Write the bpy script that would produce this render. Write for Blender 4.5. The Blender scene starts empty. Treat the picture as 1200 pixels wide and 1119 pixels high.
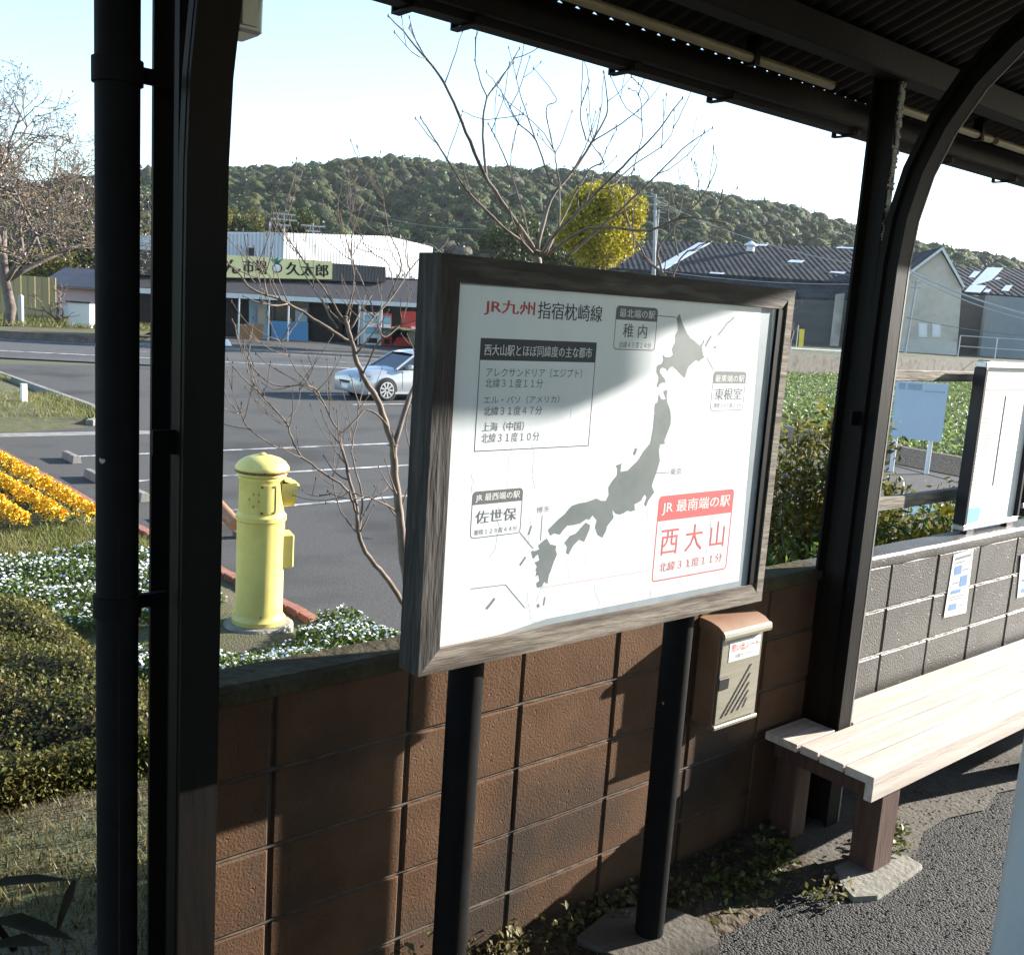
import bpy, math, random
import numpy as np
from mathutils import Vector, Matrix, geometry
random.seed(7); RNG = np.random.default_rng(7)
SC = bpy.context.scene; COL = SC.collection
R = math.radians
# ---------------------------------------------------------------- camera
H = 1.89                                   # eye height above the platform (world z = 0)
LOT = -1.06                                # level of the car park
F = 1180.0
CM = np.array([[0.76710, 0.63901, 0.05681], [-0.63818, 0.75106, 0.16923], [0.06547, -0.16608, 0.98394]])
cd = bpy.data.cameras.new('camera'); cam = bpy.data.objects.new('camera', cd); COL.objects.link(cam)
cd.sensor_fit = 'HORIZONTAL'; cd.sensor_width = 36.0; cd.lens = 36.0 * F / 1200.0
cd.clip_start = 0.05; cd.clip_end = 5000
mw = Matrix.Identity(4)
for i in range(3):
    mw[i][0] = CM[i][0]; mw[i][1] = CM[i][2]; mw[i][2] = -CM[i][1]
mw[2][3] = H
cam.matrix_world = mw
SC.camera = cam
# ---------------------------------------------------------------- light
SUN = Vector((-3.9, 1.0, -1.33)).normalized()      # direction the light travels
el = math.asin(-SUN.z)
world = bpy.data.worlds.new('World'); SC.world = world; world.use_nodes = True
wn = world.node_tree.nodes; wl = world.node_tree.links
bg = wn['Background']; sky = wn.new('ShaderNodeTexSky'); sky.sky_type = 'NISHITA'; sky.sun_disc = False
sky.sun_elevation = el; sky.sun_rotation = math.atan2(-SUN.x, -SUN.y)
sky.air_density = 1.0; sky.dust_density = 0.2; sky.ozone_density = 2.0
wl.new(sky.outputs[0], bg.inputs[0]); bg.inputs[1].default_value = 0.11
sd = bpy.data.lights.new('sun', 'SUN'); sun = bpy.data.objects.new('sun', sd); COL.objects.link(sun)
sd.energy = 5.0; sd.angle = R(0.5); sd.color = (1.0, 0.95, 0.87)
sun.rotation_euler = SUN.to_track_quat('-Z', 'Y').to_euler(); sun.location = (20, -5, 8)
SC.view_settings.view_transform = 'Standard'; SC.view_settings.look = 'None'
SC.view_settings.exposure = 1.88; SC.view_settings.gamma = 1.0
SC.cycles.max_bounces = 6; SC.cycles.transparent_max_bounces = 8
SC.cycles.caustics_reflective = False; SC.cycles.caustics_refractive = False

# ---------------------------------------------------------------- measuring: photo pixel -> place
def ray(px, py):
    return CM @ np.array([(px - 600) / F, 1.0, -(py - 559.5) / F])
def atY(px, py, Y):
    r = ray(px, py); t = Y / r[1]; return Vector((r[0] * t, Y, r[2] * t + H))
def atZ(px, py, Z):
    r = ray(px, py); t = (Z - H) / r[2]; return Vector((r[0] * t, r[1] * t, Z))
def atD(px, py, D):
    r = ray(px, py); return Vector((r[0] * D, r[1] * D, r[2] * D + H))
def gz(y):                                  # height of the garden behind the wall
    return float(np.interp(y, [2.2, 4.2, 7.0, 12.0, 20.0], [-0.44, -0.60, -0.885, -0.955, -1.0]))
def atG(px, py, dz=0.0):
    z = -0.8
    for _ in range(40):
        p = atZ(px, py, z + dz); z = gz(p.y)
    return p

# ---------------------------------------------------------------- objects
BASE = {}
def tag(o, label=None, cat=None, group=None, kind=None):
    if label: o['label'] = label
    if cat: o['category'] = cat
    if group: o['group'] = group
    if kind: o['kind'] = kind
    return o
def thing(name, loc, label, cat, group=None):
    o = bpy.data.objects.new(name, None); COL.objects.link(o); o.location = loc
    o.empty_display_size = 0.2; BASE[o] = Vector(loc)
    return tag(o, label, cat, group)
def link_mesh(name, me, mat, parent=None, origin=None):
    b = BASE[parent] if parent else Vector(origin if origin else (0, 0, 0))
    if b.length: me.transform(Matrix.Translation(-b))
    if not isinstance(mat, (list, tuple)): mat = [mat]
    for m in mat: me.materials.append(m)
    o = bpy.data.objects.new(name, me); COL.objects.link(o)
    if parent: o.parent = parent
    else: o.location = b
    BASE[o] = b
    return o
def copy_tree(o, parent=None):
    c = o.copy(); COL.objects.link(c); BASE[c] = BASE.get(o, Vector())
    if parent: c.parent = parent
    for ch in o.children: copy_tree(ch, c)
    return c

class MB:
    def __init__(s): s.v = []; s.f = []; s.m = []; s.cm = 0
    def add(s, vs, fs):
        n = len(s.v); s.v += [tuple(v) for v in vs]
        s.f += [tuple(i + n for i in f) for f in fs]; s.m += [s.cm] * len(fs); return s
    def box(s, lo, hi, M=None, bev=0.0):
        x0, y0, z0 = lo; x1, y1, z1 = hi
        if bev > 0:
            b = bev; vs = []; 
            for z, i in ((z0, b), (z0 + b, 0), (z1 - b, 0), (z1, b)):
                c = b if i == 0 else b * 1.6
                k = i
                vs += [(x0 + c, y0 + k, z), (x1 - c, y0 + k, z), (x1 - k, y0 + c, z), (x1 - k, y1 - c, z), (x1 - c, y1 - k, z), (x0 + c, y1 - k, z), (x0 + k, y1 - c, z), (x0 + k, y0 + c, z)]
            fs = [tuple(range(7, -1, -1)), tuple(range(24, 32))]
            for l in range(3):
                for k in range(8):
                    a = l * 8 + k; c = l * 8 + (k + 1) % 8; fs.append((a, c, c + 8, a + 8))
        else:
            vs = [(x0, y0, z0), (x1, y0, z0), (x1, y1, z0), (x0, y1, z0), (x0, y0, z1), (x1, y0, z1), (x1, y1, z1), (x0, y1, z1)]
            fs = [(0, 3, 2, 1), (4, 5, 6, 7), (0, 1, 5, 4), (1, 2, 6, 5), (2, 3, 7, 6), (3, 0, 4, 7)]
        if M: vs = [M @ Vector(v) for v in vs]
        return s.add(vs, fs)
    def quad(s, a, b, c, d): return s.add([a, b, c, d], [(0, 1, 2, 3)])
    def tube(s, pts, rad, n=8, cap=True):
        pts = [Vector(p) for p in pts]
        if not hasattr(rad, '__len__'): rad = [rad] * len(pts)
        vs = []; up = None
        for i, p in enumerate(pts):
            d = (pts[min(i + 1, len(pts) - 1)] - pts[max(i - 1, 0)]); d = d.normalized() if d.length > 1e-9 else Vector((0, 0, 1))
            if up is None:
                up = Vector((0, 0, 1)) if abs(d.z) < .9 else Vector((1, 0, 0))
            a = d.cross(up).normalized(); b = a.cross(d); up = b
            for k in range(n):
                t = 2 * math.pi * k / n; vs.append(p + (a * math.cos(t) + b * math.sin(t)) * rad[i])
        fs = []
        for i in range(len(pts) - 1):
            for k in range(n):
                a = i * n + k; b = i * n + (k + 1) % n; fs.append((a, b, b + n, a + n))
        if cap: fs += [tuple(range(n - 1, -1, -1)), tuple(range((len(pts) - 1) * n, len(pts) * n))]
        return s.add(vs, fs)
    def lathe(s, c, prof, n=32, cap=True):
        c = Vector(c); vs = []
        for r, z in prof:
            for k in range(n):
                t = 2 * math.pi * k / n; vs.append(c + Vector((r * math.cos(t), r * math.sin(t), z)))
        fs = []
        for i in range(len(prof) - 1):
            for k in range(n):
                a = i * n + k; b = i * n + (k + 1) % n; fs.append((a, b, b + n, a + n))
        if cap: fs += [tuple(range(n - 1, -1, -1)), tuple(range((len(prof) - 1) * n, len(prof) * n))]
        return s.add(vs, fs)
    def sweep(s, sec, frames, cap=True):             # sec: 2D points; frames: (origin, xaxis, yaxis)
        n = len(sec); vs = []
        for o, xa, ya in frames:
            for x, y in sec: vs.append(Vector(o) + Vector(xa) * x + Vector(ya) * y)
        fs = []
        for i in range(len(frames) - 1):
            for k in range(n):
                a = i * n + k; b = i * n + (k + 1) % n; fs.append((a, b, b + n, a + n))
        if cap: fs += [tuple(range(n - 1, -1, -1)), tuple(range((len(frames) - 1) * n, len(frames) * n))]
        return s.add(vs, fs)
    def poly(s, pts2, conv):                          # flat polygon, triangulated
        tri = geometry.tessellate_polygon([[Vector((p[0], p[1], 0)) for p in pts2]])
        vs = [conv(p) for p in pts2]; fs = []
        for t in tri:
            a, b, c = (Vector(vs[i]) for i in t); fs.append(tuple(t))
        return s.add(vs, fs)
    def mesh(s, name, smooth=False):
        me = bpy.data.meshes.new(name); me.from_pydata(s.v, [], s.f)
        if any(s.m): me.polygons.foreach_set('material_index', s.m)
        if smooth:
            me.polygons.foreach_set('use_smooth', [True] * len(s.f))
            if smooth != 'all': me.set_sharp_from_angle(angle=R(smooth if smooth is not True else 40))
        me.update(); return me
    def build(s, name, mat, parent=None, smooth=False, origin=None):
        return link_mesh(name, s.mesh(name, smooth), mat, parent, origin)

def np_mesh(name, V, Fq):
    me = bpy.data.meshes.new(name); k = Fq.shape[1]
    me.vertices.add(len(V)); me.vertices.foreach_set('co', np.ascontiguousarray(V, dtype=np.float32).ravel())
    me.loops.add(Fq.size); me.loops.foreach_set('vertex_index', np.ascontiguousarray(Fq, dtype=np.int32).ravel())
    me.polygons.add(len(Fq)); me.polygons.foreach_set('loop_start', np.arange(0, Fq.size, k, dtype=np.int32))
    me.update(calc_edges=True); me.validate(); return me
def leaves(name, C, size, mat, parent=None, asp=0.5, up=0.3, origin=None, fold=0.25, N=None):
    """many small folded leaves (two triangles pairs) at the centres C"""
    C = np.asarray(C, float); n = len(C)
    d = RNG.normal(size=(n, 3)); d /= np.linalg.norm(d, axis=1)[:, None]
    nn = RNG.normal(size=(n, 3)) + np.array([0, 0, up * 3])
    if N is not None: nn = RNG.normal(size=(n, 3)) * .6 + N
    b = np.cross(nn, d); b /= np.linalg.norm(b, axis=1)[:, None] + 1e-9
    nn = np.cross(d, b)
    sz = (np.asarray(size) * RNG.uniform(.6, 1.3, n))[:, None] if np.ndim(size) == 0 else np.asarray(size)[:, None]
    a0 = C - d * sz * .5; a1 = C + d * sz * .5
    w = b * sz * asp * .5; lift = nn * sz * fold * asp
    V = np.stack([a0, C + w + lift, a1, C - w + lift], 1).reshape(-1, 3)
    i = np.arange(n)[:, None] * 4
    Fq = np.concatenate([i + np.array([[0, 1, 2]]), i + np.array([[0, 2, 3]])], 0)
    return link_mesh(name, np_mesh(name, V, Fq), mat, parent, origin)

# ---------------------------------------------------------------- materials
def nodes(name):
    m = bpy.data.materials.new(name); m.use_nodes = True
    nt = m.node_tree; return m, nt, nt.nodes, nt.links, nt.nodes['Principled BSDF']
def srgb(r, g, b):
    f = lambda c: (c / 255 / 12.92) if c <= 10 else ((c / 255 + .055) / 1.055) ** 2.4
    return (f(r), f(g), f(b))
def M(name, c1, c2=None, rough=0.7, scale=8, stretch=(1, 1, 1), bump=0.0, bscale=None, metal=0, spec=0.5, c3=None, lo=.35, hi=.65, detail=6, coords='Object', dist=0.02, bvor=False, coat=0, island=0, spots=None, chips=None, pits=0):
    m, nt, N, L, P = nodes(name)
    P.inputs['Roughness'].default_value = rough; P.inputs['Metallic'].default_value = metal
    P.inputs['Specular IOR Level'].default_value = spec; P.inputs['Coat Weight'].default_value = coat
    tc = N.new('ShaderNodeTexCoord'); mp = N.new('ShaderNodeMapping'); mp.inputs['Scale'].default_value = stretch
    L.new(tc.outputs[coords], mp.inputs[0])
    if c2 is None: c2 = tuple(c * .8 for c in c1)
    nz = N.new('ShaderNodeTexNoise'); nz.inputs['Scale'].default_value = scale; nz.inputs['Detail'].default_value = detail; nz.inputs['Roughness'].default_value = .62
    L.new(mp.outputs[0], nz.inputs['Vector'])
    cr = N.new('ShaderNodeValToRGB'); cr.color_ramp.elements[0].position = lo; cr.color_ramp.elements[1].position = hi
    cr.color_ramp.elements[0].color = (*c1, 1); cr.color_ramp.elements[1].color = (*c2, 1)
    L.new(nz.outputs['Fac'], cr.inputs[0]); out = cr.outputs[0]
    if c3 is not None:
        n2 = N.new('ShaderNodeTexNoise'); n2.inputs['Scale'].default_value = (spots or scale * .23); n2.inputs['Detail'].default_value = 5
        L.new(mp.outputs[0], n2.inputs['Vector'])
        r2 = N.new('ShaderNodeValToRGB'); r2.color_ramp.elements[0].position = .5; r2.color_ramp.elements[1].position = .66
        L.new(n2.outputs['Fac'], r2.inputs[0])
        mx = N.new('ShaderNodeMixRGB'); L.new(r2.outputs[0], mx.inputs[0]); L.new(out, mx.inputs[1]); mx.inputs[2].default_value = (*c3, 1); out = mx.outputs[0]
    if chips:
        n4 = N.new('ShaderNodeTexNoise'); n4.inputs['Scale'].default_value = chips[0]; n4.inputs['Detail'].default_value = 3; L.new(tc.outputs[coords], n4.inputs['Vector'])
        r4 = N.new('ShaderNodeValToRGB'); r4.color_ramp.elements[0].position = chips[1]; r4.color_ramp.elements[1].position = chips[1] + .02; L.new(n4.outputs['Fac'], r4.inputs[0])
        m4 = N.new('ShaderNodeMixRGB'); L.new(r4.outputs[0], m4.inputs[0]); L.new(out, m4.inputs[1]); m4.inputs[2].default_value = (*chips[2], 1); out = m4.outputs[0]
    if island:
        g = N.new('ShaderNodeNewGeometry'); hs = N.new('ShaderNodeHueSaturation')
        for inp, a, b in (('Value', 1 - island, 1 + island), ('Hue', .5 - island * .045, .5 + island * .045)):
            mr = N.new('ShaderNodeMapRange'); mr.inputs[3].default_value = a; mr.inputs[4].default_value = b
            if inp == 'Hue':
                mm = N.new('ShaderNodeMath'); mm.operation = 'FRACT'; m2 = N.new('ShaderNodeMath'); m2.operation = 'MULTIPLY'; m2.inputs[1].default_value = 7.31
                L.new(g.outputs['Random Per Island'], m2.inputs[0]); L.new(m2.outputs[0], mm.inputs[0]); L.new(mm.outputs[0], mr.inputs[0])
            else: L.new(g.outputs['Random Per Island'], mr.inputs[0])
            L.new(mr.outputs[0], hs.inputs[inp])
        L.new(out, hs.inputs['Color']); out = hs.outputs[0]
    L.new(out, P.inputs['Base Color'])
    if bump:
        bp = N.new('ShaderNodeBump'); bp.inputs['Strength'].default_value = bump; bp.inputs['Distance'].default_value = dist
        if bvor:
            bp.invert = True
            vz = N.new('ShaderNodeTexVoronoi'); vz.inputs['Scale'].default_value = bscale or scale; L.new(mp.outputs[0], vz.inputs['Vector'])
            L.new(vz.outputs['Distance'], bp.inputs['Height'])
        else:
            n3 = N.new('ShaderNodeTexNoise'); n3.inputs['Scale'].default_value = bscale or scale * 3; n3.inputs['Detail'].default_value = 8
            L.new(mp.outputs[0], n3.inputs['Vector']); L.new(n3.outputs['Fac'], bp.inputs['Height'])
        last = bp
        if pits:
            v5 = N.new('ShaderNodeTexVoronoi'); v5.inputs['Scale'].default_value = pits; n5 = N.new('ShaderNodeTexNoise'); n5.inputs['Scale'].default_value = 70; L.new(tc.outputs[coords], n5.inputs['Vector']); m5 = N.new('ShaderNodeMixRGB'); m5.inputs[0].default_value = .03; L.new(tc.outputs[coords], m5.inputs[1]); L.new(n5.outputs['Color'], m5.inputs[2]); L.new(m5.outputs[0], v5.inputs['Vector'])
            r5 = N.new('ShaderNodeValToRGB'); r5.color_ramp.elements[0].position = .12; r5.color_ramp.elements[1].position = .30; L.new(v5.outputs['Distance'], r5.inputs[0])
            sx = N.new('ShaderNodeSeparateColor'); L.new(v5.outputs['Color'], sx.inputs[0]); gt = N.new('ShaderNodeMath'); gt.operation = 'LESS_THAN'; gt.inputs[1].default_value = .86; L.new(sx.outputs[0], gt.inputs[0])
            mxx = N.new('ShaderNodeMath'); mxx.operation = 'MAXIMUM'; L.new(r5.outputs[0], mxx.inputs[0]); L.new(gt.outputs[0], mxx.inputs[1])
            b5 = N.new('ShaderNodeBump'); b5.inputs['Strength'].default_value = .5; b5.inputs['Distance'].default_value = .006; L.new(mxx.outputs[0], b5.inputs['Height']); L.new(bp.outputs[0], b5.inputs['Normal']); last = b5
        L.new(last.outputs[0], P.inputs['Normal'])
    return m
def leafmat(name, c1, c2, island=.35, scale=2.0, trans=.35, rough=.55):
    m = M(name, c1, c2, rough=rough, scale=scale, island=island, spec=.35)
    nt = m.node_tree; N = nt.nodes; L = nt.links; P = N['Principled BSDF']; out = N['Material Output']
    col = P.inputs['Base Color'].links[0].from_socket
    t = N.new('ShaderNodeBsdfTranslucent'); L.new(col, t.inputs[0])
    mx = N.new('ShaderNodeMixShader'); mx.inputs[0].default_value = trans
    L.new(P.outputs[0], mx.inputs[1]); L.new(t.outputs[0], mx.inputs[2]); L.new(mx.outputs[0], out.inputs[0])
    return m
def flat(name, c, rough=.6, spec=.3): return M(name, c, tuple(x * .92 for x in c), rough=rough, scale=3, spec=spec)

MT = dict(
    asphalt=M('asphalt', (.017, .016, .015), (.060, .056, .050), rough=.85, scale=210, lo=.42, hi=.68, bump=1.0, bscale=135, bvor=True, dist=.012, c3=(.022, .021, .021), spots=9),
    lot=M('lot_asphalt', (.064, .061, .056), (.102, .097, .089), rough=.95, scale=30, lo=.3, hi=.7, c3=(.052, .050, .046), spots=.45, spec=.15, chips=(2.2, .72, (.035, .034, .033)), bump=.5, bscale=60, dist=.01),
    road=M('road_asphalt', (.080, .079, .077), (.110, .108, .104), rough=.95, spec=.15, scale=6, c3=(.07, .07, .07), spots=.3, bump=.3, bscale=40, dist=.01),
    paint=M('road_paint', (.55, .55, .53), (.22, .22, .215), rough=.85, scale=7, lo=.42, hi=.68, c3=(.12, .12, .118), spots=3),
    soil=M('soil', (.055, .040, .026), (.10, .075, .045), rough=1, scale=9, bump=.8, bscale=25, dist=.05),
    grassbase=M('grass_base', (.06, .07, .022), (.12, .11, .045), rough=1, scale=5, bump=.8, bscale=60, dist=.04, c3=(.10, .075, .045), spots=.9),
    farground=M('far_ground', (.05, .065, .025), (.10, .09, .045), rough=1, scale=.08, c3=(.06, .05, .03), spots=.02),
    concrete=M('concrete', (.19, .18, .15), (.28, .265, .23), rough=.9, scale=7, bump=.5, bscale=50, dist=.01, c3=(.16, .15, .12), spots=3),
    apron=M('shade_toned_concrete', (.075, .065, .05), (.13, .115, .09), rough=.9, scale=5, bump=.5, bscale=50, dist=.01, c3=(.05, .04, .03), spots=2.5),  # concrete darkened: the shade under the bench is in its colour
    block=M('brown_block', (.085, .045, .025), (.140, .078, .044), rough=.9, spec=.15, scale=4, bump=.38, bscale=150, dist=.006, c3=(.055, .040, .030), spots=1.7, lo=.3, hi=.7, pits=58),
    blockgrey=M('grey_block', (.048, .042, .036), (.080, .072, .063), rough=.5, scale=6, bump=.5, bscale=130, dist=.007, c3=(.035, .03, .026), spots=2.5, pits=52),
    joint=M('mortar_joint', (.055, .040, .030), (.10, .08, .06), rough=.95, scale=20),
    jointlight=M('pale_joint', (.16, .14, .12), (.30, .27, .24), rough=.8, scale=22, bump=.6, bscale=60, dist=.01),
    cap=M('wall_cap', (.055, .045, .028), (.10, .085, .055), rough=.95, spec=.08, scale=6, bump=.7, bscale=40, dist=.015, c3=(.080, .075, .025), spots=1.6),
    iron=M('dark_iron', (.0045, .004, .0036), (.008, .0068, .006), rough=.6, spec=.12, scale=14, stretch=(1, 1, .2), bump=.25, bscale=60, dist=.004, c3=(.011, .007, .005), spots=5),
    ironp=M('pole_paint', (.006, .0056, .0056), (.009, .0085, .0085), rough=.75, spec=.08, scale=10, bump=.25, bscale=60, dist=.003, chips=(26, .74, (.30, .28, .25))),
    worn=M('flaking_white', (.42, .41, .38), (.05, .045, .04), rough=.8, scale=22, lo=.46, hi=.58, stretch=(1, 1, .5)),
    sunlitedge=M('sunlit_edge', (.20, .19, .175), (.06, .055, .05), rough=.6, scale=9, lo=.5, hi=.75, stretch=(1, 1, .4)),
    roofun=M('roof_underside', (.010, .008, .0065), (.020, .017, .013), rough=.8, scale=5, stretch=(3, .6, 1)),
    beige=M('beige_pipe', (.42, .36, .24), (.34, .29, .19), rough=.5, scale=6),
    plankR=M('bench_wood', (.62, .54, .47), (.50, .42, .355), rough=.6, scale=4, stretch=(.6, 9, 9), bump=.35, bscale=22, dist=.004, c3=(.67, .60, .53), spots=3),
    legwood=M('leg_wood', (.055, .024, .017), (.090, .046, .032), rough=.7, scale=6, stretch=(7, 7, .6), bump=.4, bscale=20, dist=.004),
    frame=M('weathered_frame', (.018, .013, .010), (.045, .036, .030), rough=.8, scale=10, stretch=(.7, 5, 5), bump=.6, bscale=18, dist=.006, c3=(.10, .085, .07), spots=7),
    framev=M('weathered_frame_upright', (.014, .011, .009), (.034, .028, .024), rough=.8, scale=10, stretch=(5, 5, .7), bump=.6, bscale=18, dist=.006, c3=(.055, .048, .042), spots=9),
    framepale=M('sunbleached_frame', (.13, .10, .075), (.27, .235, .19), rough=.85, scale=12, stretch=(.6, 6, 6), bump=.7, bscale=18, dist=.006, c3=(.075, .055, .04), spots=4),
    panel=M('white_panel', (.76, .80, .82), (.71, .75, .77), rough=.4, scale=5, stretch=(3, 1, .5), c3=(.75, .78, .78), spots=2),
    dark=flat('ink_dark', (.045, .052, .065)), grey=flat('ink_grey', (.20, .21, .215)), mid=flat('ink_mid', (.13, .135, .14)),
    red=flat('ink_red', (.55, .06, .06)), pink=flat('ink_faded_red', (.60, .13, .13)), white=flat('ink_white', (.78, .78, .77)),
    mapg=M('map_grey', (.125, .150, .150), (.18, .205, .205), rough=.5, scale=9, c3=(.16, .18, .178), spots=6),
    margin=M('panel_margin', (.30, .35, .38), (.24, .28, .31), rough=.5, scale=9),
    crack=flat('crack_grey', (.24, .24, .24)), redline=flat('faded_line', (.62, .42, .42)),
    yellow=M('postbox_yellow', (.70, .59, .17), (.64, .52, .14), rough=.5, scale=6, bump=.12, bscale=30, dist=.004, c3=(.58, .46, .11), spots=2.2, coat=.05),
    rust=M('rust', (.10, .05, .02), (.25, .15, .05), rough=.9, scale=30),
    steel=M('brushed_steel', (.36, .33, .26), (.29, .27, .21), rough=.45, scale=5, stretch=(1, 1, 14), metal=.4),
    woodlid=M('brown_lid', (.30, .17, .10), (.22, .115, .065), rough=.5, scale=8),
    alu=M('aluminium', (.62, .63, .65), (.55, .56, .58), rough=.35, metal=.6, scale=6),
    black=flat('black', (.012, .012, .012), rough=.5), darkframe=flat('dark_frame', (.03, .028, .035), rough=.4),
    paper=M('paper', (.80, .79, .76), (.74, .73, .70), rough=.6, scale=8), blueink=flat('ink_blue', (.16, .28, .48)), teal=flat('ink_teal', (.25, .55, .60)),
    plinth=M('plinth', (.20, .18, .14), (.30, .28, .22), rough=.95, scale=10, bump=.8, bscale=30, dist=.02),
    brick=M('brick_edging', (.24, .085, .055), (.33, .14, .09), rough=.9, scale=9, bump=.5, bscale=40, dist=.01),
    bark=M('grey_bark', (.10, .070, .050), (.20, .155, .12), rough=.9, scale=18, stretch=(1, 1, .3), bump=.5, bscale=40, dist=.004),
    barkd=M('dark_bark', (.08, .062, .052), (.17, .135, .115), rough=.95, scale=3, bump=.5, bscale=10, dist=.03),
    signblue=M('pale_blue_board', (.50, .58, .66), (.46, .54, .62), rough=.5, scale=2),
    silver=M('silver_paint', (.46, .47, .48), (.43, .44, .45), rough=.28, metal=.35, scale=2, coat=.6),
    glass=M('car_glass', (.015, .02, .025), (.02, .025, .03), rough=.06, scale=1, spec=.8),
    tyre=flat('tyre', (.018, .018, .018), rough=.85), rim=M('alloy', (.55, .55, .56), (.5, .5, .51), rough=.3, metal=.5, scale=4),
    greypost=M('pale_grey_post', (.42, .46, .48), (.34, .38, .40), rough=.5, scale=6, stretch=(1, 1, .3), c3=(.28, .31, .33), spots=4),
)
# ================================================================ SETTING
def sheet(name, pts, z, mat, kind='structure', sub=0):
    me = bpy.data.meshes.new(name); b = MB(); b.poly([(p[0], p[1]) for p in pts], lambda p: (p[0], p[1], z(p[0], p[1]) if callable(z) else z))
    return tag(b.build(name, mat), kind=kind)
def grid(name, x0, x1, y0, y1, nx, ny, zf, mat, kind='structure'):
    xs = np.linspace(x0, x1, nx); ys = np.linspace(y0, y1, ny); V = [(x, y, zf(x, y)) for y in ys for x in xs]
    b = MB(); b.add(V, [(j * nx + i, j * nx + i + 1, (j + 1) * nx + i + 1, (j + 1) * nx + i) for j in range(ny - 1) for i in range(nx - 1)])
    return tag(b.build(name, mat, smooth='all'), kind=kind)
def strip(name, a, b_, w, z, mat):
    a = Vector(a); b_ = Vector(b_); d = (b_ - a).normalized(); n = Vector((-d.y, d.x, 0)) * w / 2
    k = MB(); P = [a + n, a - n, b_ - n, b_ + n]; k.add([(p.x, p.y, z) for p in P], [(0, 1, 2, 3)])
    return k

# platform: a raised block of coarse asphalt (its top is world z = 0)
b = MB(); b.box((-14, -4.0, LOT - .3), (16, 1.70, 0)); b.box((-14, 1.70, LOT - .3), (16, 2.07, -.022)); b.box((-14,2.07,LOT-.3),(.75,2.25,-.30))
tag(b.build('platform', MT['asphalt']), kind='structure')
def fs_z(x, y): return .006 + .014 * math.sin(x * 5.1) * math.sin(y * 17) + .01 * math.sin(x * 13)
grid('wall_foot_soil', -3, 3.05, 1.66, 2.07, 90, 9, lambda x, y: fs_z(x, y) - .03 * max(0, (1.74 - y) / .08), MT['soil'])
# rough concrete apron under the bench
b = MB(); 
ed = [(3.02 + .2 * i, 1.645 + .035 * math.sin(i * 2.3) + .02 * math.sin(i * 5.1)) for i in range(42)]
b.poly(ed + [(11.2, 2.068), (3.02, 2.068)], lambda p: (p[0], p[1], .006)); tag(b.build('bench_apron', MT['apron']), kind='structure')

# ================================================================ BLOCK WALL
def wall(name, x0, x1, mb, mc, jx, label, capback=.17):
    t = thing(name, (x0, 2.07, 0), label, 'wall')
    rows = [(-.25, -.043), (-.037, .153), (.159, .352), (.358, .553), (.559, .753), (.759, .945)]
    b = MB()
    k0 = int(math.floor((x0 - jx) / .392)) - 1
    for i, (z0, z1) in enumerate(rows):
        for k in range(k0, k0 + 40):
            a = max(jx + k * .392 + .0045, x0); c = min(jx + (k + 1) * .392 - .0045, x1)
            if c - a < .03: continue
            o = RNG.uniform(-.002, .002)
            b.box((a, 2.07 + o, z0), (c, 2.19, z1), bev=.006)
    b.build('blocks', mb, t)
    j = MB(); j.box((x0, 2.0775, -.25), (x1, 2.188, .948)); j.build('joints', MT['joint'], t)
    l = MB()
    for i in (1, 2, 3, 4, 5):
        z = rows[i][0] - .003
        n = int((x1 - x0) / .03); pts = [(x0 + (x1 - x0) * q / n, 2.0765 if name and mc is MT['joint'] else 2.0735, z + RNG.uniform(-.0012, .0012)) for q in range(n + 1)]
        l.tube(pts, [RNG.uniform(.003, .0065) for _ in pts], 5)
    l.build('mortar_bead', mc, t)
    c = MB(); n = int((x1 - x0) / .12)
    fr = []
    for q in range(n + 1):
        x = x0 + (x1 - x0) * q / n; fr.append(((x, 2.063 + RNG.uniform(-.003, .003), .945), (0, 1, 0), (0, 0, 1)))
    c.sweep([(0.004, 0), (0, .012), (.002, .036), (.014, .046), (capback * .75 - .01, .048), (capback * .75, .038), (capback * .75, 0)][::-1], fr)
    c.build('coping', MT['cap'] if mb is MT['block'] else mb, t, smooth=30)
    return t
JX = atY(478, 859, 2.07).x
wall('block_wall', .845, 3.36, MT['block'], MT['joint'], JX, 'rust brown concrete block wall behind the map board and its two poles')
wall('block_wall', 3.362, 9.5, MT['blockgrey'], MT['jointlight'], JX + .05, 'grey sunlit concrete block wall running behind the slatted bench')

# ================================================================ CANOPY
cp = thing('station_canopy', (3, 2.0, 0), 'dark corrugated platform shelter roof on bent iron rail columns with a gutter', 'shelter')
PITCH = .364; YE = 2.315; ZE = 2.742
XL, XR = -1.9, 6.45
nx = int((XR - XL) / .0117); xs = np.linspace(XL, XR, nx)
prof = .0115 * np.cos(xs * 2 * math.pi / .070)
ys = [YE, 1.6, .9, .2, -.3]
V = []; Fq = []
for th in (0, .004):
    for y in ys:
        zz_ = ZE + .0115 + PITCH * (YE - y) + prof + th; V.append(np.stack([xs, np.full(nx, y), zz_], 1))
V = np.concatenate(V)
for s in (0, 1):
    for j in range(len(ys) - 1):
        a = (s * len(ys) + j) * nx + np.arange(nx - 1); Fq.append(np.stack([a, a + 1, a + nx + 1, a + nx], 1))
me = np_mesh('roof_sheet', V, np.concatenate(Fq)); me.polygons.foreach_set('use_smooth', [True] * len(me.polygons))
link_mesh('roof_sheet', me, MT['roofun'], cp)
zr = ZE + PITCH * (YE + .3)
V = []; Fq = []
for y in (-.3, -2.9): V.append(np.stack([xs, np.full(nx, y), zr + .012 - PITCH * (-.3 - y) + prof], 1))
a = np.arange(nx - 1); me = np_mesh('roof_sheet', np.concatenate(V), np.stack([a, a + 1, a + nx + 1, a + nx], 1)); link_mesh('roof_sheet', me, MT['roofun'], cp)
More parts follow.
